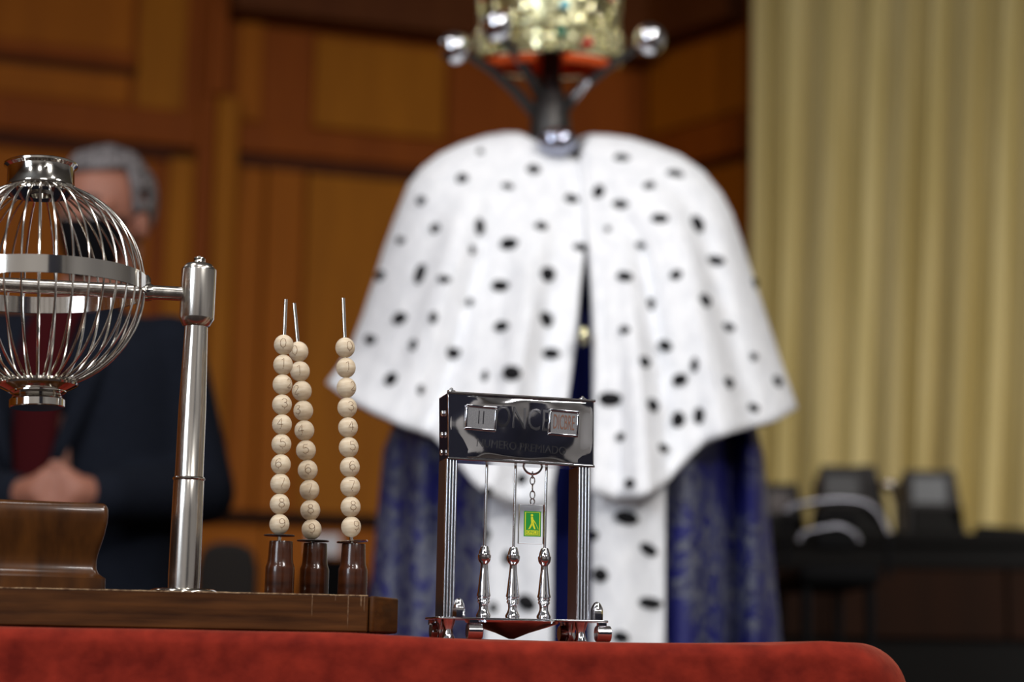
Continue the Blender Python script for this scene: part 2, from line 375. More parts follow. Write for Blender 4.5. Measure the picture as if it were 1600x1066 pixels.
# ------------------------------------------------------------------ curtain
def curtain():
    base = P(1168, 700, 5.95); yaw = math.radians(-9)
    t = thing('curtain', 'tall pleated cream curtain hanging behind the monitors at right', 'curtain', Matrix.Translation((base.x, base.y, 0)) @ Matrix.Rotation(yaw, 4, 'Z'))
    zt = 3.35; Lw = 2.6; rows = []; nz = 22; nx = 520
    for i in range(nz+1):
        z = 0.03+(zt-0.03)*i/nz; row = []; k = i/nz
        for j in range(nx+1):
            s = Lw*j/nx
            ph = s*2*PI/0.100+1.3*math.sin(s*5.1+0.6)+0.9*math.sin(s*11.3+k*1.2)
            amp = 0.052+0.020*noise.noise(Vector((s*4, k*1.5, 0)))
            y = -amp*math.sin(ph)-0.45*amp*math.sin(ph*0.5+1+k)
            lean = 0.048*(z-1.2)*(0.3+min(1, s/0.4)*0.9)
            row.append((s+lean+0.012*math.sin(ph*2), y, z))
        rows.append(row)
    o = add('fabric', grid(rows), M_['curtain'], t)
    s = o.modifiers.new('th', 'SOLIDIFY'); s.thickness = 0.003
    add('curtain_rail', tube([(-0.05, 0, zt+.015), (Lw+.15, 0, zt+.015)], 0.014, 12), M_['gunmetal'], t)
curtain()

# ------------------------------------------------------------------ right-hand desk with monitors
YD = 4.6
def desk():
    a = P(1165, 832, YD); b = P(1660, 822, YD-0.15); zt = a.z
    u = Vector((b.x-a.x, b.y-a.y, 0)); L = u.length; ang = math.atan2(u.y, u.x)
    M = Matrix.Translation((a.x, a.y, 0)) @ Matrix.Rotation(ang, 4, 'Z')
    t = thing('bench_desk', 'dark wooden bench desk carrying the monitors in front of the curtain', 'desk', M)
    s = S(a)
    add('worktop', box(-0.25, L+.4, -0.02, 0.75, zt-0.03, zt), M_['blackwood'], t, bevel=.004)
    add('fascia', box(-0.25, L+.4, 0.0, 0.02, zt-0.085, zt-0.031), M_['blackwood'], t, bevel=.002)
    for k in range(4):
        x0 = -0.25+k*0.44
        add('front_panel', box(x0+.004, x0+.436, 0.01, 0.03, zt-0.255, zt-0.086), M_['darkwood'], t, bevel=.002)
    add('plinth', box(-0.25, L+.4, 0.035, 0.7, 0, zt-0.0305), M_['blackwood'], t)
    add('upstand', prism([(L*0.76, zt+.0005), (L+.4, zt+.0005), (L+.4, zt+0.01), (L*0.80, zt+0.05), (L*0.765, zt+.05)], 0.42, 0.6, 'y'), M_['blackwood'], t, bevel=.003)
    return t, zt
dk, ZD = desk()
def monitor(px0, px1, pxb, pyt, Y, scr, s0, s1, sy0, sy1, label, turn=0.0, hgt=None):
    """hooded monitor: front with recessed screen, sloping side"""
    a = P(px0, pyt, Y); s = S(a); z0 = ZD; h = (a.z-z0)
    wd = (px1-px0)*s; wb = (pxb-px0)*s
    t = thing('monitor', label, 'monitor', Matrix.Translation((a.x, a.y, z0)) @ Matrix.Rotation(turn, 4, 'Z'), 'hooded monitors on the bench desk')
    d0 = 0.0
    fr = [(0, 0.0005), (wb, 0.0005), (wd, h), (0, h*0.985)]
    x0 = (s0-px0)*s; x1 = (s1-px0)*s; y1 = h-(sy0-pyt)*s; y0 = h-(sy1-pyt)*s
    # casing: outer prism with a front rim around the screen opening
    v, f = prism(fr, 0.012, 0.20, 'y')
    for i in (4, 5, 6, 7):
        v[i] = (v[i][0]*0.9+0.01, v[i][1], v[i][2]*0.82+0.0001)
    add('casing', (v, f), M_['casing'], t, bevel=0.004)
    rim = J(box(0, x0, 0, .0119, y0-.01, h*.985), box(x0, x1, 0, .0119, y1, h*.985), box(x0, x1, 0, .0119, y0-.01, y0))
    add('front_rim', rim, M_['casing'], t)
    add('side_cheek', prism([(x1, y0-.01), (wb*.97, 0.001), (wd, h), (x1, h)], 0, .0119, 'y'), M_['casing'], t)
    add('screen', box(x0+.001, x1-.001, .006, .0115, y0+.001, y1-.001), scr, t)
    add('stand_foot', box(0.02, wb*.9, -0.0, .0119, 0.001, max(0.003, y0-.0115)), M_['blackwood'], t)
monitor(1283, 1368, 1396, 726, 4.70, M_['screen'], 1289, 1343, 741, 783, 'largest dark hooded monitor with dim grey screen, behind the chrome chair frame')
monitor(1414, 1491, 1512, 733, 4.80, M_['screen2'], 1426, 1480, 744, 786, 'hooded monitor with the palest grey screen, rightmost on the desk')
monitor(1196, 1246, 1264, 754, 4.85, M_['screen3'], 1202, 1236, 765, 800, 'smallest hooded monitor half hidden behind the blue robe')
def mic():
    a = P(1404, 812, 4.66); h = P(1389, 758, 4.66); a.z = ZD
    t = thing('desk_microphone', 'small silver gooseneck microphone between two dark monitors', 'microphone', Matrix.Translation(a))
    add('base', lathe([(0.0, 0.0005), (.025, 0.0005), (.025, .01), (.006, .016)], 20), M_['black'], t)
    m = (a+h)/2+Vector((.01, 0, 0.0))
    add('gooseneck', tube([a+Vector((0, 0, .012)), m, h], .005, 8), M_['gunmetal'], t, world=True)
    add('capsule', ball(h-a, .016, sc_=(1.5, 1, .8)), M_['steel'], t)
mic()
def desk_chair():
    Y = 4.05; a = P(1312, 1030, Y); a.z = 0
    t = thing('office_chair', 'black chair with bright tubular steel arms in front of the bench desk', 'chair', Matrix.Translation(a))
    q = lambda x, y, dy=0: P(x, y, Y+dy)
    def arc(pts, dy): return [q(x, y, dy) for x, y in pts]
    top = [(1228, 800), (1236, 792), (1255, 787), (1280, 783), (1310, 781), (1335, 782), (1354, 787), (1368, 797), (1378, 812), (1388, 834)]
    add('back_hoop', tube(arc(top, 0), .0070, 10), M_['dullsteel'], t, world=True)
    low = [(1248, 846), (1254, 834), (1266, 829), (1285, 826), (1306, 822), (1320, 825), (1336, 834), (1342, 846)]
    add('arm_rail', tube(arc(low, -0.12), .0062, 10), M_['dullsteel'], t, world=True)
    b0 = q(1270, 800, .02); b1 = q(1340, 860, .02)
    add('backrest', J(box(b0.x, b1.x, Y+.015, Y+.05, b1.z, b0.z)), M_['black'], t, world=True, bevel=.012)
    s0 = q(1225, 880, -.3); s1 = q(1400, 905, -.3)
    add('seat', box(s0.x+.02, s1.x-.04, Y-.36, Y+.06, s1.z-.02, s0.z), M_['black'], t, world=True, bevel=.02)
    for sx in (s0.x+.04, s1.x-.06):
        for sy in (Y-.33, Y+.03):
            add('leg', tube([(sx, sy, s1.z-.021), (sx, sy, 0.002)], .011, 10), M_['black'], t, world=True)
    add('hoop_upright', tube([q(1228, 800), Vector((q(1228, 800).x, Y, s0.z-.01))], .008, 10), M_['black'], t, world=True)
    add('hoop_upright', tube([q(1388, 834), Vector((q(1388, 834).x, Y, s0.z-.01))], .008, 10), M_['black'], t, world=True)
desk_chair()

# ------------------------------------------------------------------ low furniture seen between post and robe
def bench():
    Y = 5.3
    a = P(330, 797, Y); b = P(640, 806, Y+.1)
    M = Matrix.Translation((a.x, Y, 0)) @ Matrix.Rotation(math.radians(12), 4, 'Z'); L = 0.66
    t = thing('wooden_counter', 'low honey wood counter with dark rail beyond the beads', 'counter', M)
    add('top_rail', box(-.1, L, -0.03, 0.25, a.z-.035, a.z), M_['darkwood'], t, bevel=.004)
    for k in range(3):
        add('front_panel', box(-.1+k*.255, -.1+k*.255+.25, 0, .02, .1, a.z-.036), M_['midwood'], t, bevel=.002)
    add('plinth', box(-.1, L, 0.021, .22, 0, a.z-.037), M_['blackwood'], t)
bench()
def armchair(name, label, cx, top, wpx, Y, mat, cush):
    a = P(cx, top, Y); s = S(a); w_ = wpx*s/2
    t = thing(name, label, 'chair', Vector((a.x, a.y, 0)))
    seat = 0.46; zt = a.z
    prof = [(-w_, seat), (-w_, zt-.06), (-w_*.8, zt-.012), (-w_*.3, zt), (w_*.3, zt), (w_*.8, zt-.012), (w_, zt-.06), (w_, seat)]
    add('backrest', prism(prof, 0.02, .09, 'y'), mat, t, bevel=.012)
    add('seat', box(-w_, w_, -.42, .019, seat-.08, seat), cush, t, bevel=.02)
    for x in (-w_+.03, w_-.03):
        for y in (-.38, .04): add('leg', tube([(x, y, .001), (x, y, seat-.081)], .014, 8), M_['gunmetal'], t)
armchair('padded_chair', 'grey padded chair behind the steel post, left of the bead stands', 352, 846, 92, 4.3, M_['greychair'], M_['black'])
armchair('padded_chair', 'dark padded chair beyond the gap between the middle and right bead stands', 520, 872, 110, 4.5, M_['black'], M_['black'])
def paper():
    a = P(490, 868, 4.95); b = P(532, 836, 4.95)
    t = thing('name_card_holder', 'small white card on a stem glimpsed between two bead stands', 'card', Vector((a.x, a.y, 0)))
    wd = b.x-a.x
    add('card', box(-.015, wd, 0, .006, a.z, b.z), M_['paper'], t, bevel=.001)
    add('stem', tube([(wd/2, .003, .012), (wd/2, .003, a.z)], .006, 8), M_['gunmetal'], t)
    add('foot', lathe([(.09, .001), (.09, .008), (.01, .0125)], 20), M_['gunmetal'], t, loc=(wd/2, .003, 0))
paper()

# ------------------------------------------------------------------ tablecloth
def ztop(X):
    return interp([(-.9, .8150), (-.12, .8150), (-.02, .8116), (.08, .8113), (.18, .8122), (.205, .8119), (.243, .8160), (.262, .8150), (.30, .807)], X)
def tablecloth():
    yaw = math.radians(6); O = Vector((-.5, 1.345, 0)); Mx = Matrix.Translation(O) @ Matrix.Rotation(yaw, 4, 'Z')
    L0, L1, D = -0.75, 0.830, 0.62; rc = 0.06
    # plan outline (local x right, y back), rounded rectangle, counted from the back left
    out = []
    def seg(p, q, n):
        for i in range(n): out.append((lerp(p[0], q[0], i/n), lerp(p[1], q[1], i/n)))
    def corner(c, a0, a1, n=14):
        for i in range(n): a = lerp(a0, a1, i/n); out.append((c[0]+rc*math.cos(a), c[1]+rc*math.sin(a)))
    seg((L0+rc, 0), (L1-rc, 0), 150); corner((L1-rc, rc), -PI/2, 0); seg((L1, rc), (L1, D-rc), 30)
    corner((L1-rc, D-rc), 0, PI/2); seg((L1-rc, D), (L0+rc, D), 60); corner((L0+rc, D-rc), PI/2, PI); seg((L0, D-rc), (L0, rc), 20); corner((L0+rc, rc), PI, 1.5*PI)
    n = len(out); rows = []
    cen = ((L0+L1)/2, D/2)
    nrm = []
    for i in range(n):
        a = Vector(out[i-1]); b = Vector(out[(i+1) % n]); t = (b-a).normalized(); nrm.append(Vector((t.y, -t.x)))
    prof = [('in', k) for k in (0.02, .25, .5, .75, .9)]+[('e', a) for a in (0, .12, .25, .4, .55, .7, .85, 1)]+[('d', k) for k in (.012, .03, .06, .1, .16, .24, .34, .46, .6, .75, .9, 1.0)]
    for kind, k in prof:
        row = []
        for i in range(n):
            x, y = out[i]; nn = nrm[i]
            side = sm((x-(L1-.10))/.1)*0.6 + sm(nn.x)*0.4
            R = lerp(0.012, 0.040, side)
            if kind == 'in':
                bx, by = lerp(cen[0], x-nn.x*R, k), lerp(cen[1], y-nn.y*R, k); q = Mx @ Vector((bx, by, 0)); z = ztop(q.x)
                z += 0.0006*noise.noise(Vector((bx*9, by*9, 0)))*k
            else:
                bx, by = x-nn.x*R, y-nn.y*R; q = Mx @ Vector((bx, by, 0)); zt = ztop(min(q.x, .262)); z0 = zt+0.0006*noise.noise(Vector((bx*9, by*9, 0)))
                if kind == 'e':
                    a = k*PI/2; bx += nn.x*R*math.sin(a); by += nn.y*R*math.sin(a); z = z0-R*(1-math.cos(a))
                else:
                    d = k; z = lerp(z0-R, 0.004, d); per = i*0.0108
                    am = 0.020*sm(d*1.6)
                    off = am*(math.sin(per*2*PI/.17+1.5*math.sin(per*5))+.5*math.sin(per*2*PI/.31+1))+0.004*math.sin(per*2*PI/.05+3*noise.noise(Vector((per*6, 0, 0))))*min(1, d*12)+.012*d
                    bx += nn.x*(R+off); by += nn.y*(R+off)
            row.append(Vector((bx, by, z)))
        row.append(row[0]); rows.append(row)
    v, f = grid(rows)
    f.append(tuple(range(n)))
    o = add('tablecloth', (v, f), M_['velvet']); o.matrix_world = Mx
    o.modifiers.new('s', 'SUBSURF').levels = 1; o.modifiers['s'].render_levels = 1
    props(o, 'red velvet cloth draped over the table under the lottery equipment', 'tablecloth')
tablecloth()

# ------------------------------------------------------------------ draw machine: board, pedestal, post, wire cage
ZB0 = .8158
def draw_machine():
    by = math.radians(8)
    fl = P(0, 980, 1.405); fl.z = 0
    M = Matrix.Translation((fl.x, fl.y, ZB0)) @ Matrix.Rotation(by, 4, 'Z')
    t = thing('raffle_drum', 'wire globe raffle drum on a tapered steel post and long wooden board', 'raffle drum', M)
    Mi = M.inverted()
    pr = Mi @ on_plane(584, 950, M.translation, by); xr = pr.x
    hB = (Mi @ on_plane(584, 931, M.translation, by)).z
    body = [(-.20, 0), (xr-.0042, 0), (xr-.0042, .20), (-.20, .20)]
    add('base_board', prism(body, 0.0002, hB), M_['oldwood'], t, bevel=.0012)
    pe = Mi @ on_plane(623, 960, M.translation, by)
    endb = [(xr-.0034, 0), (xr, -.0004), (xr+.0225, .045), (xr+.0225, .19), (xr-.0034, .2)]
    add('end_block', prism(endb, 0.0002, hB-.0003), M_['oldwood'], t, bevel=.0015)
    add('worn_edge', J(*[tube([(lerp(-.20, xr-.005, k/60), -.0001, hB-.0002+.00025*noise.noise(Vector((k*.9, 0, 0)))) for k in range(61)], [.0004+.0004*max(0, noise.noise(Vector((k*1.7, 5, 0)))) for k in range(61)], 6)]), M_['wornwood'], t)
    random.seed(3)
    for x_, w_, l_ in ((xr-.048, .0003, .018), (xr-.020, .0004, .026), (xr-.010, .0007, .009), (xr-.0075, .0004, .013), (xr-.030, .0003, .005)):
        add('scratch', ([(x_-w_, -.0002, hB-.0004), (x_+w_, -.0002, hB-.0004), (x_+w_*.3, -.00015, hB-l_), (x_-w_*.5, -.00015, hB-l_*.8), (x_-w_, .0003, hB-.0004), (x_+w_, .0003, hB-.0004), (x_+w_*.3, .0003, hB-l_), (x_-w_*.5, .0003, hB-l_*.8)], [(0, 1, 2, 3), (7, 6, 5, 4), (0, 4, 5, 1), (1, 5, 6, 2), (2, 6, 7, 3), (3, 7, 4, 0)]), M_['scratchwood'], t, smooth=False)
    # pedestal, moulded block
    s = S(P(100, 850, 1.46)); base = M @ Vector((0, 0.035, 0)); Op = Vector((base.x, base.y, 0))
    prof = [(165.5, 918.5), (166, 899), (162, 896.5), (156, 891), (153, 884), (153, 872), (155.5, 860), (160, 846), (165, 830), (169, 812), (170.5, 800), (170, 790), (167.5, 784), (164, 781.5)]
    pts = []
    for x, y in prof:
        q = Mi @ on_plane(x, y, Op, by); pts.append((q.x, q.z))
    x0 = pts[0][0]; zb = hB+.0001; kz = pts[0][1]-zb
    cx, cy = -.035, .035+.062; hy0 = .062; rows = []
    V = []; F = []
    for i, (x, z) in enumerate(pts):
        o_ = x-x0; z -= kz
        hx = x0-cx+o_; hy = hy0+o_; r = .004
        for qx, qy in ((1, -1), (1, 1), (-1, 1), (-1, -1)):
            for k in range(4):
                a0 = {(1, -1): -PI/2, (1, 1): 0, (-1, 1): PI/2, (-1, -1): PI}[(qx, qy)]
                a = a0+k/3*PI/2
                V.append((cx+qx*(hx-r)+r*math.cos(a), cy+qy*(hy-r)+r*math.sin(a), z))
        if i:
            for k in range(16): F.append(((i-1)*16+k, (i-1)*16+(k+1) % 16, i*16+(k+1) % 16, i*16+k))
    F.append(tuple(range(16))[::-1]); F.append(tuple((len(pts)-1)*16+k for k in range(16)))
    px_, py_ = x0, cy-hy0
    PM = Matrix.Translation((px_, py_, 0)) @ Matrix.Rotation(math.radians(9), 4, 'Z') @ Matrix.Translation((-px_, -py_, 0))
    ped = add('pedestal', T((V, F), PM), M_['pedwood'], t)
    sc0 = on_plane(62, 871, Op, by); sl = Mi @ sc0
    g = T(lathe([(0.0001, 0), (.0048, 0), (.0048, .0012), (.004, .002), (.0022, .002), (.0018, .0008), (.0001, .0008)], 20, False), Matrix.Translation((sl.x, .035+.011, sl.z-kz)) @ Matrix.Rotation(PI/2, 4, 'X'))
    add('screw', g, M_['gunmetal'], ped)
    # post
    pb = P(287, 921, 1.50); Ys = pb.y
    zz = lambda y: P(lerp(287, 309, (921-y)/465), y, Ys).z-ZB0
    ss = lambda y: S(P(300, y, Ys))
    def L(list_): return [(hw*ss(y), zz(y)) for hw, y in list_]
    loc = Mi @ Vector((pb.x, pb.y, ZB0)); lx, ly = loc.x, loc.y
    shift = lambda g: T(g, Matrix.Translation((lx, ly, 0)))
    zb = hB+.0001
    fl_ = [(53*ss(920), zb), (53*ss(920), zb+.0015), (51*ss(920), zb+.003), (47*ss(920), zb+.0042), (28*ss(920), zb+.0046)]
    post = add('post', shift(lathe([(24.5*ss(915), zb+.0046)]+L([(25, 900), (24.2, 800), (23.8, 752)])+L([(22.2, 748), (21.4, 640), (17.6, 508)]), 48)), M_['brushed'], t)
    add('flange', shift(lathe(fl_, 48)), M_['steel'], post)
    add('ring', shift(lathe(L([(24.4, 751), (25.2, 749.5), (25.2, 747.5), (24, 746)]), 48)), M_['steel'], post)
    head_ = add('post_head', shift(lathe(L([(18, 511), (21, 509.5), (26.5, 499), (27, 497), (27.2, 424), (26.8, 421.5), (20, 413.5), (18, 412.8)]), 48)), M_['brushed'], t)
    pin = add('top_pin', shift(J(lathe(L([(9.2, 413), (9.2, 404.5), (8, 403)]), 24), box(-.0012, .0012, -.0050, .0050, zz(405), zz(402)))), M_['steel'], t)
    # cage
    Yc = 1.462; C = P(61, 446, Yc); sc_ = S(C); R = 162*sc_
    cageM = Mi @ Matrix.Translation(C) @ Matrix.Rotation(-0.045, 4, 'Y') @ Matrix.Rotation(math.radians(14), 4, 'Z')
    cage = add('cage_band', ring(R+.0002, R+.0016, -13.5*sc_, 13.5*sc_, 96), M_['steel'], t)
    cage.matrix_basis = cageM
    rt = 46*sc_; a0 = math.asin(rt/R); pts = []
    zt = R*math.cos(a0)
    pts = [(rt*0.96, 0, zt+.0035)]+[(R*math.sin(a), 0, R*math.cos(a)) for a in [lerp(a0+.04, PI-a0, k/30) for k in range(31)]]
    wire = add('wire', tube(pts, .00095, 8), M_['wire'], cage)
    NW = 40
    for k in range(1, NW): again(wire, cage, Matrix.Rotation(2*PI*k/NW, 4, 'Z'))
    e = sc_
    add('neck', lathe([(53*e, zt-.001), (54.5*e, zt+.001), (52*e, zt+.0035), (51.5*e, zt+32*e), (54*e, zt+34*e), (57*e, zt+36*e), (57*e, zt+39*e), (55*e, zt+40.5*e), (49.5*e, zt+40.5*e), (49.5*e, zt-.001)], 64, False), M_['steel'], cage)
    add('neck_plate', J(ring(19*e, 52*e, zt-.0045, zt-.0030, 64), ring(17.5*e, 20*e, zt-.006, zt+.004, 40)), M_['steel'], cage)
    add('neck_screw', T(ball((0, 0, 0), .0022, sc_=(1, .8, 1)), Matrix.Rotation(math.radians(-82), 4, 'Z') @ Matrix.Translation((50*e, 0, zt+22*e))), M_['steel'], cage)
    add('lower_collar', lathe([(36*e, -zt-24*e), (38*e, -zt-21*e), (36*e, -zt-17*e), (41*e, -zt-14*e), (56*e, -zt-7*e), (61*e, -zt-4*e), (62*e, -zt-1*e), (58*e, -zt+1*e), (48*e, -zt+2*e), (46*e, -zt+6*e), (44*e, -zt+6*e), (44*e, -zt-14*e)], 64, False), M_['steel'], cage)
    n = 72; V = []; F = []
    for r_, z in ((.3, -38), (40, -38), (41.5, -36.5), (41.5, -26), (40, -24), (.3, -24)):
        for k in range(n*2):
            a = PI*k/n; rr = r_*(1.0+(0.012 if (k % 2 and 41 < r_) else 0)); V.append((rr*e*math.cos(a), rr*e*math.sin(a), -zt+z*e))
    for i in range(5):
        for k in range(2*n): F.append((i*2*n+k, i*2*n+(k+1) % (2*n), (i+1)*2*n+(k+1) % (2*n), (i+1)*2*n+k))
    add('knurled_cap', (V, F), M_['steel'], cage)
    # axle
    hd = Vector((pb.x, pb.y, 0)); hd.z = P(309, 460.5, pb.y).z
    ax = Vector((C.x, C.y, C.z))-Vector((0, 0, 2.0*sc_)); d = (hd-ax).normalized()
    left = ax-d*R*1.9; e1 = ax+d*(R+.001)
    add('axle', tube([left, e1], 11.6*sc_, 24), M_['brushed'], t, world=True)
    add('axle', tube([e1+d*.004, hd-d*.012], 11.4*sc_, 24), M_['brushed'], t, world=True)
    add('collar', tube([e1-d*.002, e1+d*.002, e1+d*.0055], [14*sc_, 14.5*sc_, 13*sc_], 24), M_['steel'], t, world=True)
    br = [e1+Vector((-.0005, 0, .0125)), e1+Vector((.0012, 0, .011)), e1+Vector((.0018, 0, .003))]
    add('bracket', tube(br, .0028, 8), M_['steel'], t, world=True)
    far = Matrix.Rotation(-by, 3, 'Z') @ (left-hd); far = Matrix.Translation((far.x, far.y, 0))
    for part in (post, head_, pin):
        p2 = again(part, t, far)
        for ch in list(part.children): again(ch, p2)
    return t, M, hB, by
drum, MB_, HB, BY = draw_machine()
ZBT = ZB0+HB

# ------------------------------------------------------------------ bead stands and numbered beads
DIG = {
 '0': [[(0.0, 0.5), (0.08, 0.85), (0.3, 1), (0.5, 1), (0.72, 0.85), (0.8, 0.5), (0.72, 0.15), (0.5, 0), (0.3, 0), (0.08, 0.15), (0.0, 0.5)]],
 '1': [[(0.15, 0.8), (0.5, 1), (0.5, 0)]],
 '2': [[(0.02, 0.78), (0.15, 0.96), (0.4, 1), (0.65, 0.94), (0.76, 0.74), (0.6, 0.5), (0.0, 0.0), (0.8, 0.0)]],
 '3': [[(0.02, 0.82), (0.2, 0.98), (0.45, 1), (0.7, 0.9), (0.72, 0.7), (0.55, 0.55), (0.3, 0.53), (0.6, 0.5), (0.8, 0.3), (0.7, 0.07), (0.4, 0), (0.15, 0.04), (0.0, 0.18)]],
 '4': [[(0.8, 0.32), (0.0, 0.32), (0.55, 1), (0.55, 0.0)]],
 '5': [[(0.75, 1), (0.15, 1), (0.08, 0.56), (0.4, 0.62), (0.7, 0.52), (0.8, 0.3), (0.7, 0.08), (0.4, 0), (0.15, 0.04), (0.0, 0.16)]],
 '6': [[(0.7, 0.92), (0.45, 1), (0.2, 0.92), (0.03, 0.65), (0.0, 0.3), (0.12, 0.06), (0.4, 0), (0.7, 0.08), (0.8, 0.3), (0.68, 0.53), (0.4, 0.6), (0.1, 0.48), (0.0, 0.3)]],
 '7': [[(0.0, 1), (0.8, 1), (0.25, 0)]],
 '8': [[(0.4, 0.54), (0.15, 0.62), (0.08, 0.8), (0.2, 0.96), (0.4, 1), (0.6, 0.96), (0.72, 0.8), (0.65, 0.62), (0.4, 0.54), (0.1, 0.44), (0.0, 0.25), (0.12, 0.05), (0.4, 0), (0.68, 0.05), (0.8, 0.25), (0.7, 0.44), (0.4, 0.54)]],
 '9': [[(0.1, 0.08), (0.35, 0), (0.6, 0.08), (0.77, 0.35), (0.8, 0.7), (0.68, 0.94), (0.4, 1), (0.1, 0.92), (0.0, 0.7), (0.12, 0.47), (0.4, 0.4), (0.7, 0.52), (0.8, 0.7)]],
}
def digit_geo(ch, R, hgt=.0075):
    """thin burnt strokes with the dot below, wrapped on a sphere of radius R facing -Y"""
    gs = []
    def onS(x, y, r):
        a = x/R; b = y/R; return Vector((r*math.cos(b)*math.sin(a), -r*math.cos(b)*math.cos(a), r*math.sin(b)))
    def stroke(pl):
        pts = []
        for (a, b), (c, d) in zip(pl, pl[1:]):
            for k in range(3): pts.append((lerp(a, c, k/3), lerp(b, d, k/3)))
        pts.append(pl[-1])
        gs.append(tube([onS((x-.4)*hgt*.80, (y-.42)*hgt, R+.00002) for x, y in pts], .00021, 5))
    for pl in DIG[ch]: stroke(pl)
    gs.append(tube([onS(0, -.42*hgt-.0009, R-.0002), onS(0, -.42*hgt-.0009, R+.0003)], .0003, 6))
    return J(*gs)
COLS = [
 dict(n='left', b=[(443.3, 539), (442.3, 570.1), (441.3, 601), (440.6, 632.4), (440.6, 663.4), (439.6, 694.3), (438.8, 725.9), (437.8, 756.2), (437, 787.7), (436.5, 819.5)],
      d=[3, 4, 14, 8, 1, 6, 0, 7, 7, 8], top=(446.5, 468), disc=(436.5, 837, 24.5, 0.00), Y=1.495, spool=(436, 846, 928)),
 dict(n='middle', b=[(466.4, 549.7), (468.7, 580.5), (471.6, 611.2), (473.9, 642.1), (475.5, 672.9), (478, 704), (480.8, 735), (483.5, 765.9), (484.8, 797.4), (486.9, 827.6)],
      d=[-3, 2, -6, -6, -2, 3, 4, 4, 4, 4], top=(459.5, 474), disc=(489, 845.5, 25.6, 0.0), Y=1.535, spool=(490, 849, 930)),
 dict(n='right', b=[(539.3, 543.5), (540.5, 574.9), (541.3, 606), (542.6, 637.2), (543.8, 668.1), (544.8, 699.1), (546.5, 730), (547.2, 760.7), (547.8, 792.2), (548.6, 823.4)],
      d=[10, 6, 13, 9, 8, 9, 7, 6, 7, 11], top=(536, 466), disc=(550.5, 846.5, 25, -.07), Y=1.515, spool=(550, 850, 931)),
]
bead_me = None; digit_me = {}
for c in COLS:
    Y = c['Y']; sx, sy0, sy1 = c['spool']; b0 = P(sx, sy1, Y); s = S(b0)
    z0 = ZBT+.0003; zt_ = P(sx, sy0, Y).z
    t = thing('bead_stand', {'left': 'leftmost turned dark wood stand with upright steel rod for beads', 'middle': 'middle turned dark wood stand whose steel rod leans left', 'right': 'rightmost turned dark wood stand with a tilted metal disc'}[c['n']], 'bead stand', Vector((b0.x, b0.y, z0)), 'turned wooden bead stands on the board')
    h = zt_-z0
    add('wooden_spool', lathe([(22.6*s, 0), (23*s, .001), (22.8*s, h*.50), (22.5*s, h*.53), (21.4*s, h*.565), (20.2*s, h*.61), (19.5*s, h*.68), (19.1*s, h*.78), (18.4*s, h*.985), (17.9*s, h), (2.0*s, h-.0002)], 40), M_['walnut'], t)
    dp = P(c['disc'][0], c['disc'][1], Y); r = c['disc'][2]*s
    g = T(lathe([(.0022, -.0008), (r*.96, -.0005), (r, 0), (r*.96, .0005), (.0022, .0008)], 40), Matrix.Translation(dp-Vector((b0.x, b0.y, z0))) @ Matrix.Rotation(c['disc'][3], 4, 'Y'))
    add('drip_disc', g, M_['gunmetal'] if c['n'] != 'right' else M_['steel'], t)
    # rod follows the bead centres
    tp = P(*c['top'], Y); tail = Vector((dp.x, dp.y, zt_-.004))
    pts = [tail, P(c['b'][9][0], c['b'][9][1]+16, Y)]+[P(x, y, Y) for x, y in c['b'][::-1]]+[tp]
    add('rod', tube(pts, 2.9*s, 10), M_['steel'], t, world=True)
    for i, (x, y) in enumerate(c['b']):
        p = P(x, y, Y); R = 15.65*s; q = P(x, c['b'][i-1][1] if i else y-31, Y)
        if bead_me is None:
            prof = []
            for k in range(19):
                a = -PI/2+PI*k/18; rr = max(math.cos(a), .16); prof.append((.0081*rr, .0085*math.sin(a)))
            hole = [(.0012, -.0078)]+prof+[(.0012, .0078)]
            tmp = add('tmp', lathe(hole, 40, False), M_['bead']); bead_me = tmp.data; bpy.data.objects.remove(tmp)
        o = link(bpy.data.objects.new('wooden_bead', bead_me)); k = R/.0081
        ax = (P(*c['b'][max(0, i-1)], Y)-P(*c['b'][min(9, i+1)], Y)).normalized()
        turn = math.asin(max(-.93, min(.93, c['d'][i]/15.65)))-math.atan2(-p.x, p.y)
        M = Matrix.Translation(p) @ Vector((0, 0, 1)).rotation_difference(ax).to_matrix().to_4x4() @ Matrix.Rotation(turn, 4, 'Z') @ Matrix.Scale(k, 4)
        o.matrix_world = M; W[o.name] = M
        where = {'left': 'leftmost rod', 'middle': 'middle leaning rod', 'right': 'right rod standing apart'}[c['n']]
        pos = {0: ', topmost', 9: ', lowest, resting by the disc'}.get(i, ', %s from top' % ['', 'second', 'third', 'fourth', 'fifth', 'sixth', 'seventh', 'eighth', 'ninth'][i] if 0 < i < 9 else '')
        props(o, 'pale wooden bead marked %d on the %s%s' % (i, where, pos), 'bead', 'numbered beads on the %s rod' % c['n'])
        ch = str(i)
        if ch not in digit_me:
            tmp = add('tmp', digit_geo(ch, .00812), M_['digit']); digit_me[ch] = tmp.data; bpy.data.objects.remove(tmp)
        n_ = link(bpy.data.objects.new('number', digit_me[ch])); n_.parent = o

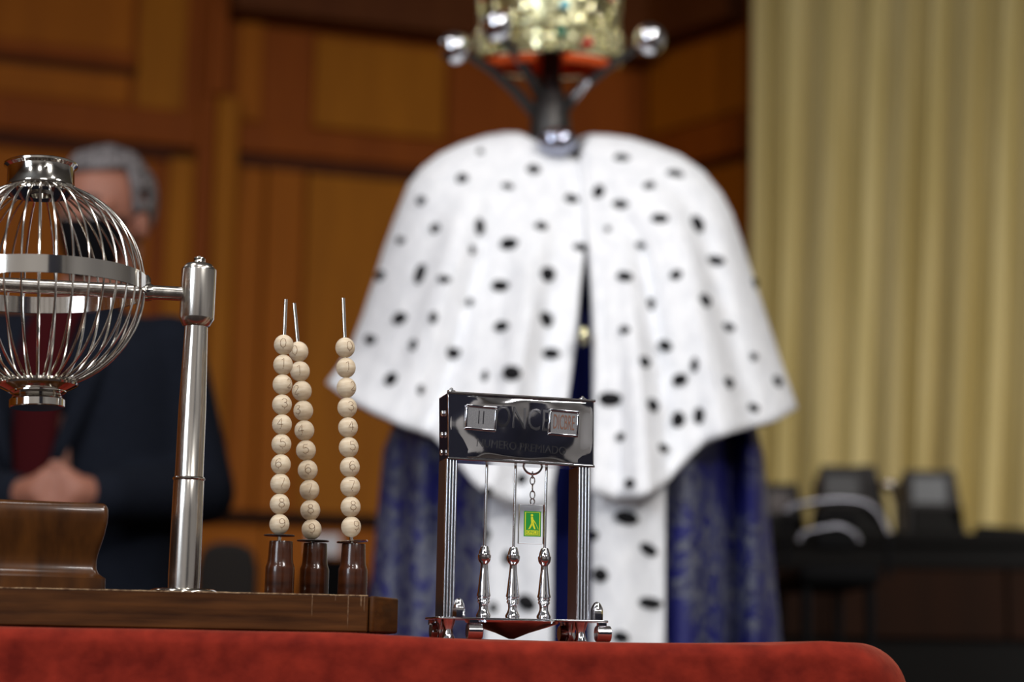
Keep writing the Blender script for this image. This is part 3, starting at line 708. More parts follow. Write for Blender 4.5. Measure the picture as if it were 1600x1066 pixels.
# ------------------------------------------------------------------ silver date frame
FY = math.radians(14)
def date_frame():
    Y0 = 1.478
    O = P(700, 965, Y0); zc = .8117
    M = Matrix.Translation((O.x, O.y, zc)) @ Matrix.Rotation(FY, 4, 'Z'); Mi = M.inverted()
    t = thing('perpetual_calendar', 'silver tabletop frame with date windows in its header and three spindles', 'calendar', M)
    def q(px, py, v=0.0):
        Ov = M @ Vector((0, v, 0)); p = Mi @ on_plane(px, py, Ov, FY); return p
    s = S(P(800, 800, 1.5)); D = .036
    # header box, four front corners from the plate's own slightly crooked outline
    tl, tr, br_, bl = q(700, 613), q(929, 626.5), q(928.5, 729), q(700.5, 716)
    c4 = [(tl.x, tl.z), (tr.x, tr.z), (br_.x, br_.z), (bl.x, bl.z)]
    hb = add('header_box', prism(c4, .0015, D, 'y'), M_['silver2'], t, bevel=.0008)
    fp = []
    nx, nz = 40, 20
    def pY(a, b):
        e = min(a*nx, (1-a)*nx, b*nz, (1-b)*nz)
        return .0017*noise.noise(Vector((a*4, b*2.2, 3)))*max(0, min(1, e/3))-.0022*math.sin(PI*max(0, min(1, a)))*max(0, math.sin(PI*b))**.5+.0016
    def pXZ(x, z):
        a = (x-bl.x)/(br_.x-bl.x); zb_, zt_ = lerp(bl.z, br_.z, a), lerp(tl.z, tr.z, a); return pY(a, (z-zb_)/(zt_-zb_))
    def press(g, off): return [Vector((p[0], pXZ(p[0], p[2])-off+(p[1]), p[2])) for p in g[0]], g[1]
    rows = []
    for j in range(nz+1):
        row = []
        for i in range(nx+1):
            a, b = i/nx, j/nz
            x = lerp(lerp(bl.x, br_.x, a), lerp(tl.x, tr.x, a), b); z = lerp(lerp(bl.z, br_.z, a), lerp(tl.z, tr.z, a), b)
            e = min(a*nx, (1-a)*nx, b*nz, (1-b)*nz)
            row.append(Vector((x, pY(a, b), z)))
        rows.append(row)
    fpv = grid(rows)
    plate = add('front_plate', fpv, M_['silver'], t)
    so = plate.modifiers.new('t', 'SOLIDIFY'); so.thickness = .0004; so.offset = 1
    # rolled bright edges
    add('top_edge', tube([(tl.x-.0005, .0006, tl.z), (tr.x+.0008, .0006, tr.z)], .0011, 8), M_['silver2'], t)
    add('bottom_edge', tube([(bl.x, .0006, bl.z), (br_.x+.0004, .0006, br_.z)], .0009, 8), M_['silver2'], t)
    for (x, y) in ((706, 611), (911, 624)):
        p = q(x, y, .012); add('top_screw', T(J(lathe([(.0034, -.0008), (.0034, .0006), (.001, .0016)], 14), lathe([(.0016, .001), (.0014, .0024), (.0004, .003)], 10)), Matrix.Translation((p.x, .014, p.z))), M_['silver2'], t)
    for z_ in (642, 676, 704):
        p = q(697, z_); add('side_screw', ball((tl.x-.0005, .018, p.z), .0026, 12, 8, (.6, 1, 1)), M_['silver2'], t)
    # windows
    def window(px0, px1, py0, py1, txt, lab, mt, ts, xs):
        a = q(px0, py0); b = q(px1, py1); sl = .040
        cx, cz = (a.x+b.x)/2, (a.z+b.z)/2; hw, hh = (b.x-a.x)/2, (a.z-b.z)/2
        rot = Matrix.Translation((cx, pXZ(cx, cz), cz)) @ Matrix.Rotation(sl, 4, 'Y')
        f = .0018
        sides = [box(-hw, hw, -.0022, .0004, hh-f, hh), box(-hw, hw, -.0022, .0004, -hh, -hh+f), box(-hw, -hw+f, -.0022, .0004, -hh+f, hh-f), box(hw-f, hw, -.0022, .0004, -hh+f, hh-f)]
        wf = add('window_frame', T(J(*sides), rot), M_['silver2'], t, bevel=.0005)
        wi = add('date_tile', T(box(-hw+f, hw-f, -.0011, .0003, -hh+f, hh-f), rot), M_['satin'], t)
        g = text_geo(txt, ts, xs, .00008)
        add('date_text', T(g, rot @ Matrix.Translation((0, -.0013, 0))), mt, wi, smooth=False, label=lab)
    window(727.5, 775, 633, 674.5, '11', 'numeral 11', M_['engrave'], .0155, .5)
    window(857.5, 903.5, 640, 683, 'DICBRE', 'month letters', M_['engrave2'], .0175, .315)
    a = q(817, 656); rot = Matrix.Translation((a.x, 0, a.z)) @ Matrix.Rotation(.042, 4, 'Y')
    add('engraved_name', press(T(text_geo('ONCE', .026, .66, .00008), rot), .00045), M_['engrave'], t, smooth=False)
    a = q(815, 699); rot = Matrix.Translation((a.x, 0, a.z)) @ Matrix.Rotation(.05, 4, 'Y')
    add('engraved_words', press(T(text_geo('NUMERO PREMIADO', .0095, .86, .00008), rot), .00045), M_['engrave'], t, smooth=False)
    # fluted columns
    zpl = q(800, 966.5).z
    def column(xa, xb, x_px_top):
        fl_ = 4; d0, d1 = .004, .030; n = 6; poly = [(xb, d1), (xa, d1)]
        for k in range(fl_):
            for j in range(n+1):
                a = PI*j/n; wd = (xb-xa)/fl_; poly.append((xa+wd*k+wd/2-wd/2*.96*math.cos(a), d0-.0022*math.sin(a)))
        zt = min(tl.z, bl.z)-.0002 if xa < .05 else br_.z-.0002
        zt = lerp(bl.z, br_.z, (xa+xb)/2/(br_.x-bl.x))-.0004
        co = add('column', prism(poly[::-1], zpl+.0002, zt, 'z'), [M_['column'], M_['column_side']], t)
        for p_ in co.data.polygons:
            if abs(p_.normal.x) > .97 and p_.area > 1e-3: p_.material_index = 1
    a, b = q(692, 960).x, q(711, 960).x; column(a, b, 0)
    a, b = q(902, 965).x, q(922, 965).x; column(a, b, 0)
    # base plate
    x0, x1 = q(682, 966, .0).x-.001, q(951, 973).x
    pl = []
    for cx, cy, a0 in ((x0+.006, -.004+.006, PI), (x1-.006, -.004+.006, 1.5*PI), (x1-.006, .046-.006, 0), (x0+.006, .046-.006, PI/2)):
        for k in range(6): a = a0+k/5*PI/2; pl.append((cx+.006*math.cos(a), cy+.006*math.sin(a)))
    bp = add('base_plate', prism(pl, zpl-.0018, zpl), M_['silver2'], t, bevel=.0005)
    # inverted shallow dish under the plate
    dc = q(800, 980, .02); r = 74*s
    add('dish', T(lathe([(.0022, .0018), (.0045, .0028), (r*.35, .0066), (r*.75, .0115), (r*.98, .0146), (r, zpl-.0019)], 48), Matrix.Translation((dc.x, .021, 0))), M_['silver2'], t)
    # feet: post plus roller
    for x in (x0+.012, x1-.022):
        for y in (.006, .036):
            add('foot', T(lathe([(.0050, .0003), (.0056, .001), (.0042, .004), (.0036, .009), (.0050, zpl-.0045), (.0056, zpl-.0019)], 20), Matrix.Translation((x, y, 0))), M_['silver2'], t)
    for x, y in ((q(741, 990).x, .0), (q(942, 990).x, .0), (x0+.006, .034), (q(905, 990).x, .040)):
        hl = .0028 if y == .034 else .0060; rl = T(J(lathe([(.0001, -hl), (.0060, -hl), (.0066, -hl+.0006), (.0066, hl-.0006), (.0060, hl), (.0001, hl)], 28, False)), Matrix.Translation((x, y, .0072)) @ Matrix.Rotation(PI/2, 4, 'Y'))
        add('roller', rl, M_['silver2'], t)
        add('roller_arm', box(x-.0035, x+.0035, y+.001, y+.006, .012, zpl-.0019), M_['silver2'], t)
    # acorn nuts
    for px, vv in ((716.5, .0), (932.5, .006)):
        p = q(px, 950, vv); add('acorn_nut', T(J(lathe([(.0053, 0), (.0053, .0075), (.0049, .0082)], 6), lathe([(.0050, .0080), (.0049, .0095), (.0038, .0118), (.0026, .0138), (.0010, .0148)], 20)), Matrix.Translation((p.x, vv, zpl+.0002))), M_['silver2'], t)
    # spindles
    PR = [(57, 687), (62, 672), (61, 660), (50, 640), (38, 610), (38, 585), (40, 566), (52, 552), (52, 545), (47, 538), (47, 533), (55, 524), (54, 516), (48, 511), (58, 503), (59, 493), (53, 470), (48, 420), (40, 340), (33, 280), (30, 232), (33, 222), (46, 208), (54, 190), (57, 168), (57, 152), (50, 146), (48, 138), (46, 120), (38, 98), (33, 82), (28, 76), (14, 73)]
    for px, top in ((755, 723), (800.5, 726), (849.5, 729)):
        vv = .020; p = q(px, 963, vv)
        prof = [(r_/5.517*s, (688-y)/5.517*s) for r_, y in PR]
        sp = add('spindle', T(lathe(prof, 28), Matrix.Translation((p.x, vv, zpl+.0002))), M_['silver2'], t)
        zt = lerp(bl.z, br_.z, p.x/(br_.x-bl.x))-.0002
        add('thin_rod', T(tube([(0, 0, (688-76)/5.517*s), (0.0006, 0, zt-zpl)], .00115, 10), Matrix.Translation((p.x, vv, zpl))), M_['silver2'], t)
    return t, M, q, s
FT, FM, FQ, FS = date_frame()
def keychain():
    v0 = .027
    hang = FQ(832, 727, v0); M = FM @ Matrix.Translation(hang)
    t = thing('keychain', 'clear keychain with green and yellow print hanging from the silver header', 'keychain', M)
    s = FS
    def c(px, py): p = FQ(px, py, v0)-hang; return Vector((p.x, 0, p.z))
    k0 = c(832.5, 726); r = 15.5*s
    pts = [k0+Vector((r*math.cos(a), .0004*math.sin(a*2), r*math.sin(a))) for a in [2*PI*k/40 for k in range(40)]]
    add('split_ring', tube(pts, .0009, 8, True), M_['silver2'], t)
    def linkg(p, rx, rz, rot):
        q_ = [Vector((rx*math.cos(a)*math.cos(rot), rx*math.cos(a)*math.sin(rot), rz*math.sin(a)))+p for a in [2*PI*k/20 for k in range(20)]]
        return tube(q_, .00055, 6, True)
    for i, (y, rot) in enumerate([(742.5, 1.2), (751.5, 0.15), (762.5, 1.35), (773.5, .1), (784, .3)]):
        rz = [5.2, 6.2, 6.4, 6.2, 4.6][i]; add('chain_link', linkg(c(832, y), 3.9*s, rz*s, rot), M_['silver2'], t)
    a, b = c(810.5, 788), c(849, 851)
    add('acrylic_tag', box(a.x, b.x, -.0025, .0025, b.z, a.z), M_['glass'], t, bevel=.0005, smooth=False)
    g0, g1 = c(817.5, 799), c(843.5, 839.5); w_, h_ = g1.x-g0.x, g0.z-g1.z
    x = lambda u: g0.x+u*w_
    z = lambda v: g1.z+v*h_
    y0 = -.0032
    pr = add('printed_plate', box(g0.x, g1.x, y0, -.00265, g1.z, g0.z), M_['green'], t, smooth=False)
    fr = J(*[box(x(a_), x(b_), y0-.0001, y0-.00002, z(c_), z(d_)) for a_, b_, c_, d_ in ((.06, .94, .945, .96), (.06, .10, .05, .945), (.90, .94, .05, .945), (.06, .94, .04, .055))])
    def poly(ps): return prism([(x(a_), z(b_)) for a_, b_ in ps], y0-.00012, y0-.00002, 'y')
    head = poly([(.46+.075*math.cos(k*PI/5), .84+.05*math.sin(k*PI/5)) for k in range(10)])
    man = [poly([(.40, .78), (.52, .78), (.58, .52), (.42, .50)]), poly([(.42, .52), (.54, .52), (.36, .30), (.24, .29), (.30, .34)]), poly([(.46, .53), (.58, .52), (.68, .30), (.60, .29), (.50, .44)]), poly([(.50, .70), (.55, .68), (.70, .53), (.66, .50)]), poly([(.66, .54), (.69, .53), (.86, .29), (.83, .29)])]
    add('walking_figure', J(head, *man), M_['yellow'], pr, smooth=False)
    add('print_border', fr, M_['yellow'], pr, smooth=False)
    add('name_band', box(x(.14), x(.86), y0-.0001, y0-.00002, z(.08), z(.25)), M_['yellow'], pr, smooth=False)
    add('name_letters', T(text_geo('ONCE', h_*.185, .92, .00004), Matrix.Translation((x(.5), y0-.0002, z(.165)))), M_['green'], pr, smooth=False)
keychain()

# ------------------------------------------------------------------ costume stand, crown, robe, cape
YC = 2.97
def cstand():
    b = P(858, 300, YC); M = Matrix.Translation((b.x, YC, 0))
    t = thing('costume_stand', 'dark metal coat stand with chrome ball arms carrying the ermine cape and crown', 'stand', M)
    p = lambda x, y, dy=0: P(x, y, YC+dy)
    s = S(p(858, 200)); ztop_ = p(858, 40).z
    zt = lambda y: p(858, y).z
    add('pole', lathe([(.018, .03), (.018, zt(420)), (.020, zt(300)), (31*s, zt(235)), (32*s, zt(195)), (28*s, zt(165)), (19*s, zt(140)), (15.5*s, zt(118)), (15*s, ztop_)], 28), M_['gunmetal'], t)
    add('foot_plate', lathe([(.19, .001), (.19, .012), (.17, .02), (.03, .03)], 40), M_['gunmetal'], t)
    arms = [((838, 180), (805, 142), (770, 110), (733, 86), (710, 76), -.11), ((850, 160), (828, 120), (808, 90), (790, 58), (777, 40), -.18), ((878, 175), (905, 140), (945, 108), (990, 78), (1015, 62), -.10)]
    for a in arms:
        pts = [p(x, y, a[5]*k/4) for k, (x, y) in enumerate(a[:5])]
        arm = add('arm', tube(pts, [10*s, 8.5*s, 7.5*s, 7*s, 6.5*s], 12), M_['gunmetal'], t, world=True)
        c = pts[-1]-Vector((b.x, YC, 0)); add('ball_finial', ball(c, 24.5*s, 28, 16), M_['chrome'], arm)
    pts = [p(886, 165), p(902, 145, -.03), p(918, 122, -.05)]
    add('short_arm', tube(pts, [7*s, 8*s, 8.5*s], 12), M_['chrome'], t, world=True, label='short bright metal arm end')
    c = p(871, 221, -.085)-Vector((b.x, YC, 0))
    add('collar_knob', ball(c, 27*s, 28, 16, (1.15, .8, .78)), M_['bluechrome'], t)
    add('neck_core', T(lathe([(.03, -.16), (.05, -.08), (.045, -.02), (.03, .0)], 24), Matrix.Translation(p(868, 232)-Vector((b.x, YC, 0)))), M_['gunmetal'], t)
cstand()
def crown():
    c = P(857, 92, YC); s = S(c); R = 107*s
    M = Matrix.Translation(c) @ Matrix.Rotation(math.radians(7), 4, 'X')
    t = thing('crown', 'gold jewelled crown with red lining on top of the costume stand', 'crown', M)
    add('lining', lathe([(R*.93, -.004), (R*.97, .004), (R*.96, .05), (R*.93, .10), (R*.75, .15), (R*.4, .18), (.02, .19)], 48, False), M_['redlining'], t)
    add('band', J(ring(R*.985, R*1.02, -.010, .030, 72), tube([(R*1.03*math.cos(a), R*1.03*math.sin(a), -.008) for a in [2*PI*k/72 for k in range(72)]], .005, 8, True), tube([(R*1.03*math.cos(a), R*1.03*math.sin(a), .030) for a in [2*PI*k/72 for k in range(72)]], .006, 8, True)), M_['gold'], t)
    def put(name, geo, mat, a, r, z, parent=t, sc1=1.0):
        return add(name, T(geo, Matrix.Rotation(a, 4, 'Z') @ Matrix.Translation((r, 0, z)) @ Matrix.Scale(sc1, 4)), mat, parent)
    add('inner_band', ring(R*.97, R*.985, .0301, .088, 72), M_['gold2'], t)
    for sg in (-1, 1):
        pts = [(R*.92*math.sin(sg*a), -R*.92*math.cos(a), -.013) for a in [lerp(.23, 1.25, k/14) for k in range(15)]]
        g = tube(pts, .0125, 10); add('lining_edge', g, M_['redlining'], t)  # rolls added to catch light, standing in for the lit inner lining
    boss = J(ball((0, 0, 0), .0105, 14, 8, (.6, 1, 1)), *[ball((.002, .013*math.cos(q), .013*math.sin(q)), .0055, 10, 6) for q in [2*PI*k/6 for k in range(6)]])
    for k in range(20):
        a = 2*PI*k/20-PI/2; m = ('gold', 'gold2', 'gold', 'gold', 'gold2')[k % 5]
        put('boss', boss, M_[m], a, R*1.03, .011+.002*math.sin(k*2.1))
    for k, (a, m) in enumerate(((-1.05, 'gem_red'), (-1.42, 'gem_green'), (-2.2, 'gem_green'), (1, 'gem_red'), (2.2, 'gem_blue'))):
        put('gem', ball((0, 0, 0), .0085, 12, 8), M_[m], a, R*1.09, .006+.012*(k % 2))
    scroll = J(ball((0, 0, .018), .014, 14, 8, (.5, .9, 1.3)), ball((0, .017, .006), .009, 10, 8, (.6, 1, 1)), ball((0, -.017, .006), .009, 10, 8, (.6, 1, 1)), ball((0, 0, .042), .008, 10, 8), tube([(0, -.026, -.006), (0, -.02, .012), (0, -.006, .024), (0, .006, .024), (0, .02, .012), (0, .026, -.006)], .004, 6))
    for k in range(12):
        a = 2*PI*k/12-PI/2+.12
        put('scroll', scroll, M_['gold'] if k % 3 else M_['gold2'], a, R*1.0, .045)
    for k in range(24):
        a = 2*PI*k/24; put('pearl_bead', ball((0, 0, 0), .0062+.002*(k % 3 == 0), 10, 8), M_['gold'], a, R*1.045, .035)
    for k in range(8):
        a = 2*PI*k/8-PI/2-.10
        pts = [Vector((R*math.cos(u)*1.0*math.cos(a), R*math.cos(u)*math.sin(a), .08+.16*math.sin(u))) for u in [PI/2*j/8*.96 for j in range(9)]]
        ar = add('arch', tube(pts, .008, 8), M_['gold'], t)
        put('fleuron', scroll, M_['gold'], a, R*1.0, .085, t, 1.15)
        if k in (0,): put('gem', ball((0, 0, 0), .0085, 12, 8), M_['gem_blue'], a+.28, R*1.10, .064)
    add('orb', J(ball((0, 0, .255), .022, 20, 12), box(-.004, .004, -.004, .004, .27, .31), box(-.014, .014, -.004, .004, .287, .295)), M_['gold'], t)
crown()

def robe():
    t = thing('royal_robe', 'blue brocade robe with ermine edges hanging under the white cape', 'robe', Vector((P(870, 900, YC).x, YC, 0)))
    zT = P(870, 520, YC).z
    lx = lambda z: interp([(0, -.335), (.7, -.30), (P(590, 690, YC).z, P(596, 690, YC).x), (zT, P(660, 520, YC).x)], z)
    xl = lambda z: interp([(0.0, P(560, 1000, YC).x-.03), (P(575, 1000, YC).z, P(572, 1000, YC).x), (P(598, 690, YC).z, P(600, 690, YC).x), (zT, P(690, 520, YC).x)], z)
    xr = lambda z: interp([(0.0, P(1222, 1000, YC).x+.04), (P(1220, 1000, YC).z, P(1220, 1000, YC).x), (P(1188, 680, YC).z, P(1188, 680, YC).x), (zT, P(1090, 520, YC).x)], z)
    def pt(z, x, grow=0.0, fold=1.0, back=False):
        a, b = xl(z), xr(z); c = (a+b)/2; h = (b-a)/2+grow; u = max(-1, min(1, (x-c)/h))
        d = .22*math.sqrt(max(0, 1-u*u))+grow
        f = fold*.030*math.sin(x*2*PI/.105+1.2*math.sin(z*2))*(1-abs(u)**3)+fold*sum(dd*math.exp(-((x-xg)/.016)**2) for xg, dd in ((.352, .085), (-.255, .06), (-.17, .03)))
        return Vector((x, YC+(d if back else -d)+(0 if back else f), z))
    nz = 26; Z = [lerp(.01, zT, i/nz) for i in range(nz+1)]; zF = P(870, 668, 2.77).z; ZF = [lerp(.01, zF, i/nz) for i in range(nz+1)]
    gl = lambda z: interp([(0, P(770, 1000, 2.8).x), (P(800, 790, 2.8).z, P(775, 790, 2.8).x), (zT, P(800, 700, 2.8).x)], z)
    gr = lambda z: P(1030, 900, 2.8).x
    for side in (-1, 1):
        rows = []
        for z in Z:
            row = []; a, b = xl(z), xr(z); c = (a+b)/2; h = (b-a)/2
            e = gl(z)-max(0, z-zF)*.3 if side < 0 else gr(z)+max(0, z-zF)*.3
            ph_e = math.asin(max(-1, min(1, (e-c)/h)))
            for j in range(61):
                ph = lerp(ph_e, side*PI/2, j/60); x = c+h*math.sin(ph); p = pt(z, x); row.append(p)
            for j in range(1, 31):
                ph = lerp(side*PI/2, 0, j/30); x = c+h*math.sin(ph); row.append(pt(z, x, back=True))
            rows.append(row)
        o = add('robe_half', grid(rows), M_['brocade'], t, world=True)
        m = o.modifiers.new('t', 'SOLIDIFY'); m.thickness = .006; m.offset = -1
    # ermine facings either side of the opening
    BV = []
    for side in (-1, 1):
        rows = []
        for z in ZF:
            if side < 0: a, b = gl(z)-.012, interp([(0, P(862, 1000, 2.77).x), (zT, P(862, 700, 2.77).x)], z)
            else: a, b = P(925, 900, 2.77).x, P(1036, 900, 2.77).x
            rows.append([pt(z, lerp(a, b, j/12), .02, .25)-Vector((0, .006*math.sin(PI*j/12), 0)) for j in range(13)])
        g = grid(rows); o = add('fur_facing', g, M_['fur'], t, world=True); BV.append((o, g))
        m = o.modifiers.new('t', 'SOLIDIFY'); m.thickness = .014; m.offset = 0
    # plain navy gown inside
    rows = []
    for z in Z:
        row = []; a, b = xl(z), xr(z); c = (a+b)/2
        for j in range(49):
            q = 2*PI*j/48; row.append(Vector((c+(b-a)/2*.6*math.sin(q), YC-.19*math.cos(q)+.004*math.sin(q*14), z)))
        rows.append(row)
    zN = P(870, 265, YC).z; cN = P(872, 265, YC).x
    for i in range(1, 11):
        k = i/10; rows.append([Vector((lerp(v.x, cN+(v.x-(xl(zT)+xr(zT))/2)*.45, k), YC+(v.y-YC)*lerp(.60, .22, k), lerp(zT, zN, k))) for v in rows[nz]])
    add('inner_gown', grid(rows), M_['navy'], t, world=True)
    return t, BV
RB, FAC = robe()

def cape():
    t = thing('ermine_cape', 'white ermine shoulder cape with black tail spots on the costume stand', 'cape', Vector((P(875, 400, YC).x, YC, P(875, 400, YC).z)))
    # s = 0 at the front opening .. 1 at the side silhouette
    silL = [(812, 214), (790, 213), (760, 218), (722, 231), (690, 246), (662, 268), (643, 292), (636, 310), (622, 345), (605, 392), (590, 440), (572, 495), (553, 545), (532, 580), (515, 602)]
    silR = [(922, 216), (950, 217), (985, 222), (1020, 233), (1060, 248), (1095, 272), (1122, 305), (1138, 335), (1150, 370), (1163, 410), (1176, 450), (1194, 505), (1212, 560), (1228, 605), (1240, 640)]
    opL = [(905, 256), (911, 285), (914, 320), (916, 350), (914, 385), (911, 410), (907, 440), (904, 475), (901, 510), (897, 545), (892, 585), (886, 630), (878, 680), (866, 730), (858, 780)]
    opR = [(905, 256), (909, 285), (912, 320), (914, 350), (919, 385), (923, 410), (926, 440), (928, 475), (929, 510), (930, 545), (930, 585), (930, 630), (928, 680), (926, 730), (925, 768)]
    hemL = [(0, 786), (.10, 794), (.20, 786), (.33, 762), (.42, 722), (.52, 684), (.66, 668), (.8, 646), (.9, 628), (1, 603)]   # fraction of width -> y px
    hemR = [(0, 768), (.12, 782), (.26, 776), (.38, 752), (.48, 715), (.57, 690), (.68, 678), (.8, 668), (.9, 660), (1, 640)]
    neckL = [(0, 256), (.3, 246), (.7, 228), (1, 214)]; neckR = [(0, 256), (.4, 232), (1, 217)]
    n = len(silL); NT = 42; NS = 40; parts = []
    def samp(tab, k):
        k = k*(n-1); i = min(int(k), n-2); f = k-i; return lerp(tab[i][0], tab[i+1][0], f), lerp(tab[i][1], tab[i+1][1], f)
    for side, sil, op, hem, neck in ((-1, silL, opL, hemL, neckL), (1, silR, opR, hemR, neckR)):
        rows = []
        for i in range(NT+1):
            k = i/NT; sx, sy = samp(sil, k); ox, oy = samp(op, k); row = []
            Bd = interp([(0, .065), (.15, .12), (.35, .19), (.6, .235), (1, .29)], k)
            hx0, hy0 = op[-1]; hx1, hy1 = sil[-1]
            for j in range(NS+1):
                ph = j/NS*PI/2; f = math.sin(ph)
                x = lerp(ox, sx, f)
                base = lerp(oy, sy, f**1.6 if k < .5 else lerp(f**1.6, f, (k-.5)*2))
                dh = interp(hem, f)-lerp(hy0, hy1, f); dn = interp(neck, f)-lerp(op[0][1], sil[0][1], f**1.6)
                y = base+dh*sm((k-.25)/.75)+dn*(1-k)**3
                fold = sm((k-.12)/.5)*(.021*math.sin(f*15.5+side*.8+.6*math.sin(k*3))+.009*math.sin(f*31+1+k*2))*(1-f**6)*sm(f*8+.3)
                Yd = YC-Bd*math.cos(ph)**.8+fold+(0.012*sm(k*2)*(1-sm(f*6)) if side < 0 else -.010*(1-sm(f*6)))
                row.append(P(x, y, Yd))
            for j in range(1, NS+1):
                ph = PI/2*(1-j/NS); f = math.sin(ph); xm = lerp(870, sx, f)
                y = lerp(lerp(230, 690, k), sy, f)
                Yd = YC+Bd*math.cos(ph)**.8+sm(k)*.014*math.sin(f*17)*(1-f**4)
                row.append(P(xm, y, Yd))
            rows.append(row)
        g = grid(rows)
        o = add('cape_half', g, M_['fur'], t, world=True)
        m = o.modifiers.new('t', 'SOLIDIFY'); m.thickness = .014; m.offset = 0
        parts.append((o, g))
    add('dark_lining_edge', tube([P(916, 385+20*k, YC-.10-.006*k) for k in range(5)], .004, 6), M_['navy'], t, world=True)
    return t, parts
CP, CPP = cape()
# black ermine tails, laid on whichever fur surface they are seen on
TA = [(537,117,16,10),(709,172,34,26),(478,203,30,28),(622,227,30,14),(350,272,30,22),(834,270,36,24),(395,365,26,26),(522,355,24,42),(735,362,32,22),(633,417,46,32),(283,403,32,17),(492,432,12,22),(866,433,36,20),(217,520,46,26),(347,515,32,54),(745,513,52,36),(418,532,34,17),(604,557,46,30),(278,663,46,32),(740,663,62,36),(512,610,14,20),(385,660,20,30),(617,690,48,27),(182,733,52,24),(325,752,20,30),(440,777,68,28),(779,780,48,28),(555,855,14,28),(638,843,46,38),(248,868,40,36),(330,895,15,24),(1003,135,38,18),(1178,187,42,17),(1093,228,32,17),(933,245,28,40),(1005,285,42,22),(1130,333,42,24),(965,370,14,12),(1245,350,40,46),(1076,416,28,15),(1313,470,48,24),(1018,525,40,24),(1184,520,32,24),(1268,603,44,32),(1115,613,26,32),(1026,700,28,18),(1348,692,38,20),(1160,750,42,26),(1066,806,40,26),(1252,815,18,36),(1430,790,20,20),(1196,865,38,30),(1345,877,38,28),(1508,872,38,26),(963,930,60,36),(1092,950,46,32),(1432,962,32,22),(1196,997,34,40),(1262,985,28,42),(1016,1053,22,18),(1430,545,12,26)]
TT = [(x/2.132+500, y/2.132+190, w_/2.132, h_/2.132) for x, y, w_, h_ in TA]
TT += [(x/2.162+520, y/2.162+620, w_/2.162, h_/2.162) for x, y, w_, h_ in [(985,140,20,20),(1100,180,38,22),(1018,297,34,24),(985,410,64,34),(1055,517,54,28),(912,603,42,36),(1062,698,70,28),(970,812,42,28),(645,285,34,26),(525,325,22,26),(522,465,20,28),(590,545,22,34),(890,470,24,24),(662,697,54,38),(543,712,20,26)]]
SL = [0, .2, .5, .3, .1, .3, -.4, .2, .2]
surf = []
for o, g in CPP+FAC:
    surf.append((o, BVHTree.FromPolygons([Vector(p) for p in g[0]], g[1])))
tuft = None
for i, (x, y, w_, h_) in enumerate(TT):
    d = (RC @ Vector(((x-800)/FPX, (533-y)/FPX, -1))).normalized(); best = None
    for o, bv in surf:
        hit, nn, idx, dist = bv.ray_cast(CAM, d)
        if hit and (best is None or dist < best[0]): best = (dist, hit, nn, o)
    if not best: continue
    _, hit, nn, o = best; s = S(hit)
    if nn.dot(d) > 0: nn = -nn
    if tuft is None:
        v, f = ball((0, 0, 0), 1, 14, 10)
        v = [Vector(p)*(1+.16*noise.noise(Vector(p)*2.3)) for p in v]
        tmp = add('tmp', (v, f), M_['tail']); tuft = tmp.data; bpy.data.objects.remove(tmp)
    q = link(bpy.data.objects.new('ermine_tail', tuft)); root = o.parent
    up = Vector((0, 0, 1)); xa = up.cross(nn).normalized(); za = nn.cross(xa).normalized()
    if xa.x < 0: xa = -xa; za = -za if za.z < 0 else za
    R = Matrix((xa, nn, za)).transposed().to_4x4()
    ang = SL[i % 9]*.8 if w_ > h_ else 0
    q.parent = o
    q.matrix_basis = W[root.name].inverted() @ Matrix.Translation(hit+nn*.008) @ R @ Matrix.Rotation(ang, 4, 'Y') @ Matrix.Diagonal((w_*s*.70, .008, h_*s*.70, 1))
def clasp():
    c = P(912, 524, 2.70); s = S(c)
    t = thing('gold_pendant', 'small gold pendant showing in the dark opening of the cape', 'pendant', c)
    add('drop', lathe([(.001, -16*s), (5*s, -10*s), (8*s, 0), (5*s, 9*s), (2*s, 14*s)], 16), M_['gold'], t)
    add('cord', tube([(0, 0, 13*s), (.001, .03, 30*s), (.002, .09, 60*s)], .0012, 6), M_['black'], t)
clasp()

